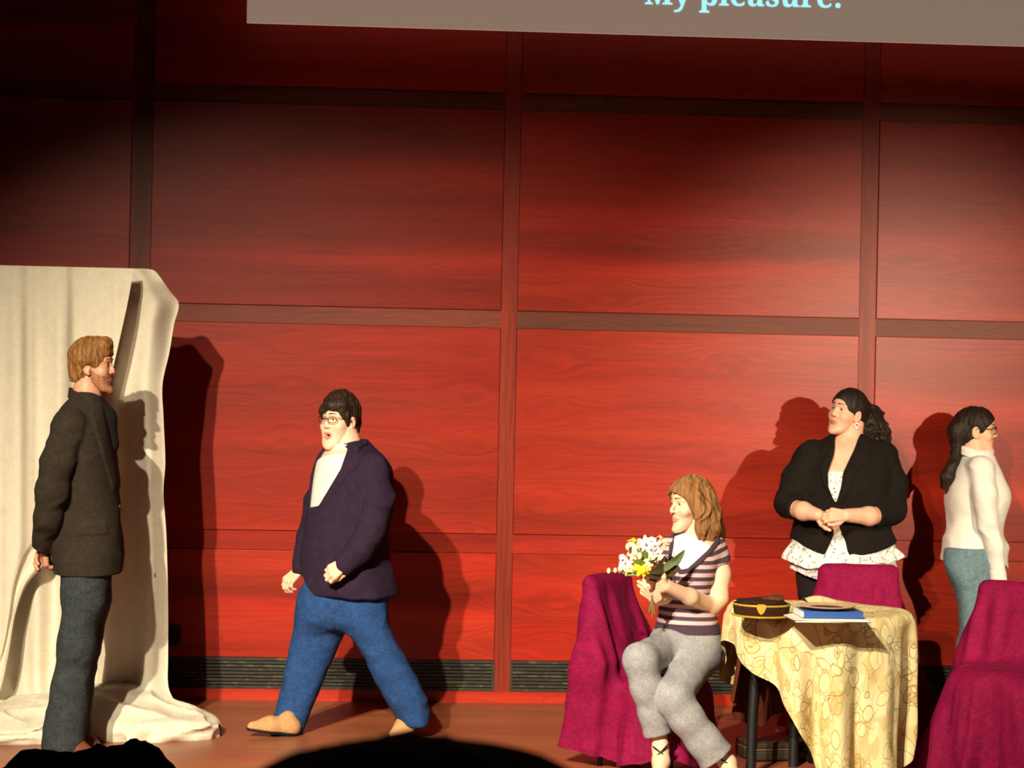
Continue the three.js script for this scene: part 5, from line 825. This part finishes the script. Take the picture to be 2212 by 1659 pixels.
  part('hair', offset(mesh(hf, ...boxOf([W(1780, 1015, -0.2), W(1935, 835, 0.12)], 0.02), 0.0038), base), hairM, root);
  const ep = H.toW(0.082, -0.05, -0.006); const er = part('earring', offset(new THREE.TorusGeometry(0.011, 0.0025, 8, 20).translate(...ep), base), mat(rgb(220, 212, 200), 0.25, { metalness: 0.7 }), root);
  part('pearl', offset(new THREE.SphereGeometry(0.006, 12, 10).translate(ep[0], ep[1] - 0.014, ep[2]), base), mat(rgb(236, 230, 222), 0.25), er);
  for (const x of [1772, 1876]) { const A = W(x, 1552, -0.03), B = W(x, 1562, 0.16); A[1] = B[1] = 0; addShoe(root, base, shoe(A, B, 0.036, 0.07), M.black); }
}
// ------------------------------------------------------------------ the woman in the white shirt at the right
{
  const z0 = 0.36, W = (x, y, dz = 0) => P(x, y, z0 + dz), base = [W(2105, 1560)[0], 0, z0];
  const root = thing('person', 'woman with dark ponytail and glasses in a white shirt and light blue jeans, facing right', 'person', base);
  const skin = skinMat(0.90, 0.70, 0.58), hairM = hairMat([0.13, 0.075, 0.045], 0.4), white = fabric([0.90, 0.88, 0.855], 0.03, 0.85, 2), denim = fabric([0.40, 0.49, 0.53], 0.16, 0.9, 3);
  const H = head(W(2112, 932), [0.95, -0.03, 0.30], [0, 1, 0.02], 0.90, { jaw: 1.0, nose: 1.0, open: 0.004 });
  const torso = pxLoft(z0, [[972, 2088, 2138, 0, 0.065], [986, 2076, 2146, 0, 0.09], [1004, 2064, 2152, 0, 0.15], [1030, 2054, 2164, 0, 0.17], [1055, 2047, 2177, 0, 0.165], [1075, 2044, 2180, 0, 0.16], [1098, 2046, 2174, 0, 0.15], [1120, 2052, 2170, 0, 0.135], [1140, 2052, 2170, 0, 0.135], [1170, 2044, 2172, 0, 0.15], [1215, 2034, 2174, 0, 0.17], [1235, 2032, 2176, 0, 0.172]], { n: 2.2, cap: 0.012 });
  const arm = chain([[W(2118, 1012, 0.14), 0.062], [W(2124, 1065, 0.17), 0.055], [W(2133, 1125, 0.18), 0.048], [W(2146, 1180, 0.17), 0.042], [W(2157, 1240, 0.16), 0.037]], 0.03), arm2 = chain([[W(2118, 1012, -0.14), 0.06], [W(2130, 1120, -0.18), 0.046], [W(2150, 1240, -0.14), 0.036]], 0.03);
  const hemPts = [[2025, 1212], [2045, 1211], [2075, 1208], [2110, 1203], [2130, 1204], [2150, 1212], [2168, 1226], [2182, 1230]].map(([a, b]) => W(a, b).slice(0, 2)), cuff = W(2157, 1250)[1];
  const shirt = (x, y, z) => {
    const waist = sstep(W(0, 1060)[1], W(0, 1090)[1], y) * sstep(W(0, 1165)[1], W(0, 1140)[1], y);
    let t = torso(x, y, z) - (0.004 + 0.012 * waist) * ridge(x * 5 + y * 3, y * 10 - x * 5, z * 5) - 0.003 * noise(x * 16, y * 16, z * 14);
    t = smax(t, interp(hemPts, x) - y, 0.005);
    const fo = 0.0055 * ridge(x * 10, y * 11 + x * 9, z * 8) + 0.002 * noise(x * 28, y * 22, z * 24);
    const a = smax(Math.min(arm(x, y, z), arm2(x, y, z)) - fo, cuff - y, 0.005);
    return smin(t, a, 0.02);
  };
  const sh = part('shirt', offset(mesh(shirt, ...boxOf([W(2020, 1262, -0.24), W(2195, 965, 0.26)], 0.03), 0.0055, { relax: 1 }), base), white, root);
  const neck = chain([[W(2104, 945, 0), 0.05], [W(2104, 970, 0), 0.053], [W(2106, 1000, 0), 0.075]], 0.03), c1 = bandOn(neck, W(2110, 984, 0), [0.36, 1, 0], 0.02, 0.01, 0.004), c2 = bandOn(neck, W(2112, 990, 0), [0.42, 1, 0], 0.02, 0.018, 0.0045), col = (x, y, z) => Math.min(c1(x, y, z), c2(x, y, z)); part('collar', offset(mesh((x, y, z) => col(x, y, z), ...boxOf([W(2060, 1030, -0.1), W(2175, 945, 0.1)], 0.02), 0.004, { relax: 2 }), base), white, sh);
  part('cuff', offset(mesh(((c) => (x, y, z) => smax(c(x, y, z), Math.max(cuff - y, y - cuff - 0.055), 0.004))(cone(W(2152, 1215, 0.165), W(2158, 1260, 0.16), 0.043, 0.041)), ...boxOf([W(2125, 1275, 0.1), W(2185, 1200, 0.22)], 0.02), 0.004), base), white, sh);
  const lg = union([pxLoft(z0, [[1185, 2042, 2150, 0.08, 0.1], [1215, 2041, 2148, 0.08, 0.105], [1240, 2046, 2146, 0.08, 0.105], [1270, 2060, 2142, 0.08, 0.1], [1310, 2072, 2136, 0.08, 0.09], [1350, 2074, 2128, 0.08, 0.08], [1400, 2068, 2120, 0.08, 0.075], [1480, 2072, 2116, 0.08, 0.068], [1558, 2076, 2112, 0.08, 0.065]]), pxLoft(z0, [[1185, 2050, 2150, -0.08, 0.1], [1240, 2056, 2148, -0.08, 0.1], [1310, 2078, 2142, -0.08, 0.09], [1400, 2082, 2132, -0.08, 0.075], [1556, 2084, 2122, -0.08, 0.065]])], 0.03);
  const pk = pxPoly(z0, [[2056, 1220], [2085, 1220], [2086, 1240], [2072, 1248], [2058, 1242]]);
  part('jeans', offset(mesh((x, y, z) => lg(x, y, z) - 0.005 * ridge(x * 9, y * 9 + x * 6, z * 8) - 0.002 * noise(x * 28, y * 26, z * 24) - 0.003 * sstep(0.003, -0.003, pk(x, y)), ...boxOf([W(2030, 1566, -0.22), W(2160, 1180, 0.22)], 0.02), 0.0065), base), denim, root);
  const h1 = hand(W(2160, 1246, 0.16), [0.12, -1, 0.05], [-0.1, 0.05, 1], 1, 0.35, { s: 0.92, thumb: 0.4 }), h2 = hand(W(2152, 1246, -0.14), [0.12, -1, 0.0], [0, 0.1, -1], -1, 0.35, { s: 0.92, thumb: 0.4 });
  const body = (x, y, z) => smin(Math.min(shirt(x, y, z), arm(x, y, z), arm2(x, y, z), lg(x, y, z)) + 0.02, neck(x, y, z), 0.02);
  part('body', offset(mergeGeometries([H.geo(), mesh(body, ...boxOf([W(2030, 1575, -0.22), W(2185, 925, 0.24)], 0.02), 0.011), h1.geo(0.004), h2.geo(0.004)]), base), skin, root);
  H.features(root, base, hairM, mat(rgb(190, 112, 100), 0.5), {});
  const cap = H.hairCap({ thick: 0.012, top: 0.012, back: 0.012, faceC: [0, -0.04, 0.084], faceR: [0.074, 0.104, 0.06], nape: -0.07, amp: 0.003, sx: 46, sy: 16, seedN: 9, swept: 0.036 });
  const bun = ell(W(2068, 932, 0), [0.05, 0.06, 0.05]), tail = chain([[W(2066, 945, 0.0), 0.035], [W(2068, 975, 0.01), 0.028], [W(2058, 1005, 0.05), 0.024], [W(2047, 1030, 0.06), 0.03], [W(2040, 1050, 0.05), 0.018]], 0.02);
  const hf = (x, y, z) => { let d = smin(smin(cap(x, y, z), bun(x, y, z), 0.03), tail(x, y, z), 0.025); if (Math.abs(d) > 0.03) return d; d -= 0.005 * ridge(x * 26, y * 16, z * 26) * sstep(H.c[0] - 0.05, H.c[0] - 0.1, x) + 0.002 * noise(x * 90, y * 60, z * 90); return smax(d, -H.skin(x, y, z) - 0.003, 0.003); };
  part('hair', offset(mesh(hf, ...boxOf([W(2025, 1065, -0.12), W(2165, 870, 0.14)], 0.02), 0.0036), base), hairM, root);
  glasses(root, base, H, mat(rgb(40, 26, 18), 0.4), { y: 0.010, w: 0.026, hgt: 0.02, r: 0.0028 });
  for (const dz of [0.08, -0.08]) { const A = W(2082, 1556, dz), B = W(2130, 1556, dz); A[1] = B[1] = 0; addShoe(root, base, shoe(A, [A[0] + 0.19, 0, A[2]], 0.036, 0.07), M.black); }
}
// ------------------------------------------------------------------ the audience, seen from behind in the dark
{
  const hairM = new THREE.MeshStandardMaterial({ color: rgb(14, 10, 9), roughness: 1 }), coat = fabric([0.09, 0.08, 0.09], 0.15), skin = skinMat(0.8, 0.6, 0.5), seatM = fabric([0.2, 0.06, 0.07], 0.1);
  const seat = (label, x, y0, z) => {
    const s = thing('theatre_seat', label, 'seat', [x, y0, z]);
    part('seat_cushion', boxUV(0.5, 0.1, 0.46, 0, 0.4, 0, 0.03), seatM, s); part('backrest', boxUV(0.5, 0.46, 0.07, 0, 0.66, 0.31, 0.03), seatM, s);
    for (const k of [-1, 1]) part('side_frame', boxUV(0.04, 0.6, 0.5, k * 0.285, 0.3, 0.05, 0.01), M.blackMetal, s);
  };
  const sitter = (label, seatLabel, x, yTop, z, y0, hs, hairFn, box) => {
    const root = thing('person', label, 'person', [x, y0, z]), k = (yTop - y0 - 0.46) / 0.84, Y = t => 0.46 + t * k;
    const H = head([0, Y(0.69), 0], [0, 0, -1], [0, 1, 0], hs, {});
    const torso = loft([[0.47, 0, 0.06, 0.18, 0.14], [Y(0.2), 0, 0.06, 0.19, 0.13], [Y(0.4), 0, 0.05, 0.21, 0.12], [Y(0.47), 0, 0.04, 0.19, 0.1], [Y(0.53), 0, 0.03, 0.09, 0.07]], { cap: 0.03 });
    const limbs = [-1, 1].map(s => union([chain([[[s * 0.2, Y(0.43), 0.05], 0.065], [[s * 0.25, 0.66, 0.0], 0.055], [[s * 0.14, 0.6, -0.22], 0.042]], 0.03), chain([[[s * 0.1, 0.545, 0.02], 0.085], [[s * 0.12, 0.54, -0.38], 0.07], [[s * 0.12, 0.1, -0.42], 0.05], [[s * 0.12, 0.045, -0.52], 0.04]], 0.03)]));
    const cl = union([torso, ...limbs], 0.03);
    part('clothes', mesh(cl, [-0.4, 0.0, -0.6], [0.4, Y(0.6), 0.26], 0.014), coat, root);
    const neck = cone([0, Y(0.48), 0.02], [0, Y(0.64), 0], 0.06, 0.055);
    part('body', mergeGeometries([H.geo(0.005), mesh((a, b, c) => Math.min(cl(a, b, c) + 0.02, neck(a, b, c)), [-0.38, 0.02, -0.58], [0.38, Y(0.68), 0.24], 0.018)]), skin, root);
    part('hair', mesh(hairFn(H), [-box, Y(0.69) - box, -box], [box, Y(0.69) + box, box], 0.005), hairM, root);
    seat(seatLabel, x, y0, z);
  };
  // large smooth head close before the camera
  {
    const p = P(898, 1590, 9.84);
    sitter('audience member in the dark, smooth rounded head at the bottom middle', 'theatre seat of the audience member with the smooth rounded head', p[0], p[1] + 0.013, p[2], 0.16, 1.0, H => { const c = H.hairCap({ thick: 0.032, top: 0.014, back: 0.03, amp: 0.0015, nape: -0.09, ears: false }); return c; }, 0.19);
  }
  // curly hair standing up in two uneven puffs
  {
    const p = P(190, 1612, 7.5), yF = -0.2;
    sitter('audience member in the dark, curly hair in two puffs at the bottom left', 'theatre seat of the audience member with the curly hair', p[0], p[1] + 0.004, p[2], yF, 1.0, H => {
      const c = H.hairCap({ thick: 0.018, top: 0.0, back: 0.02, amp: 0, nape: -0.1, ears: false }), q = H.c;
      const a = ell([0.056, q[1] + 0.062, 0], [0.072, 0.078, 0.09]), b = ell([-0.074, q[1] + 0.052, 0], [0.068, 0.072, 0.09]);
      return (x, y, z) => { const d = smin(smin(c(x, y, z), a(x, y, z), 0.02), b(x, y, z), 0.02); return Math.abs(d) > 0.05 ? d : d - 0.011 * ridge(x * 24, y * 24, z * 24) - 0.005 * noise(x * 60, y * 60, z * 60); };
    }, 0.19);
  }
}
renderer.render(scene, camera);
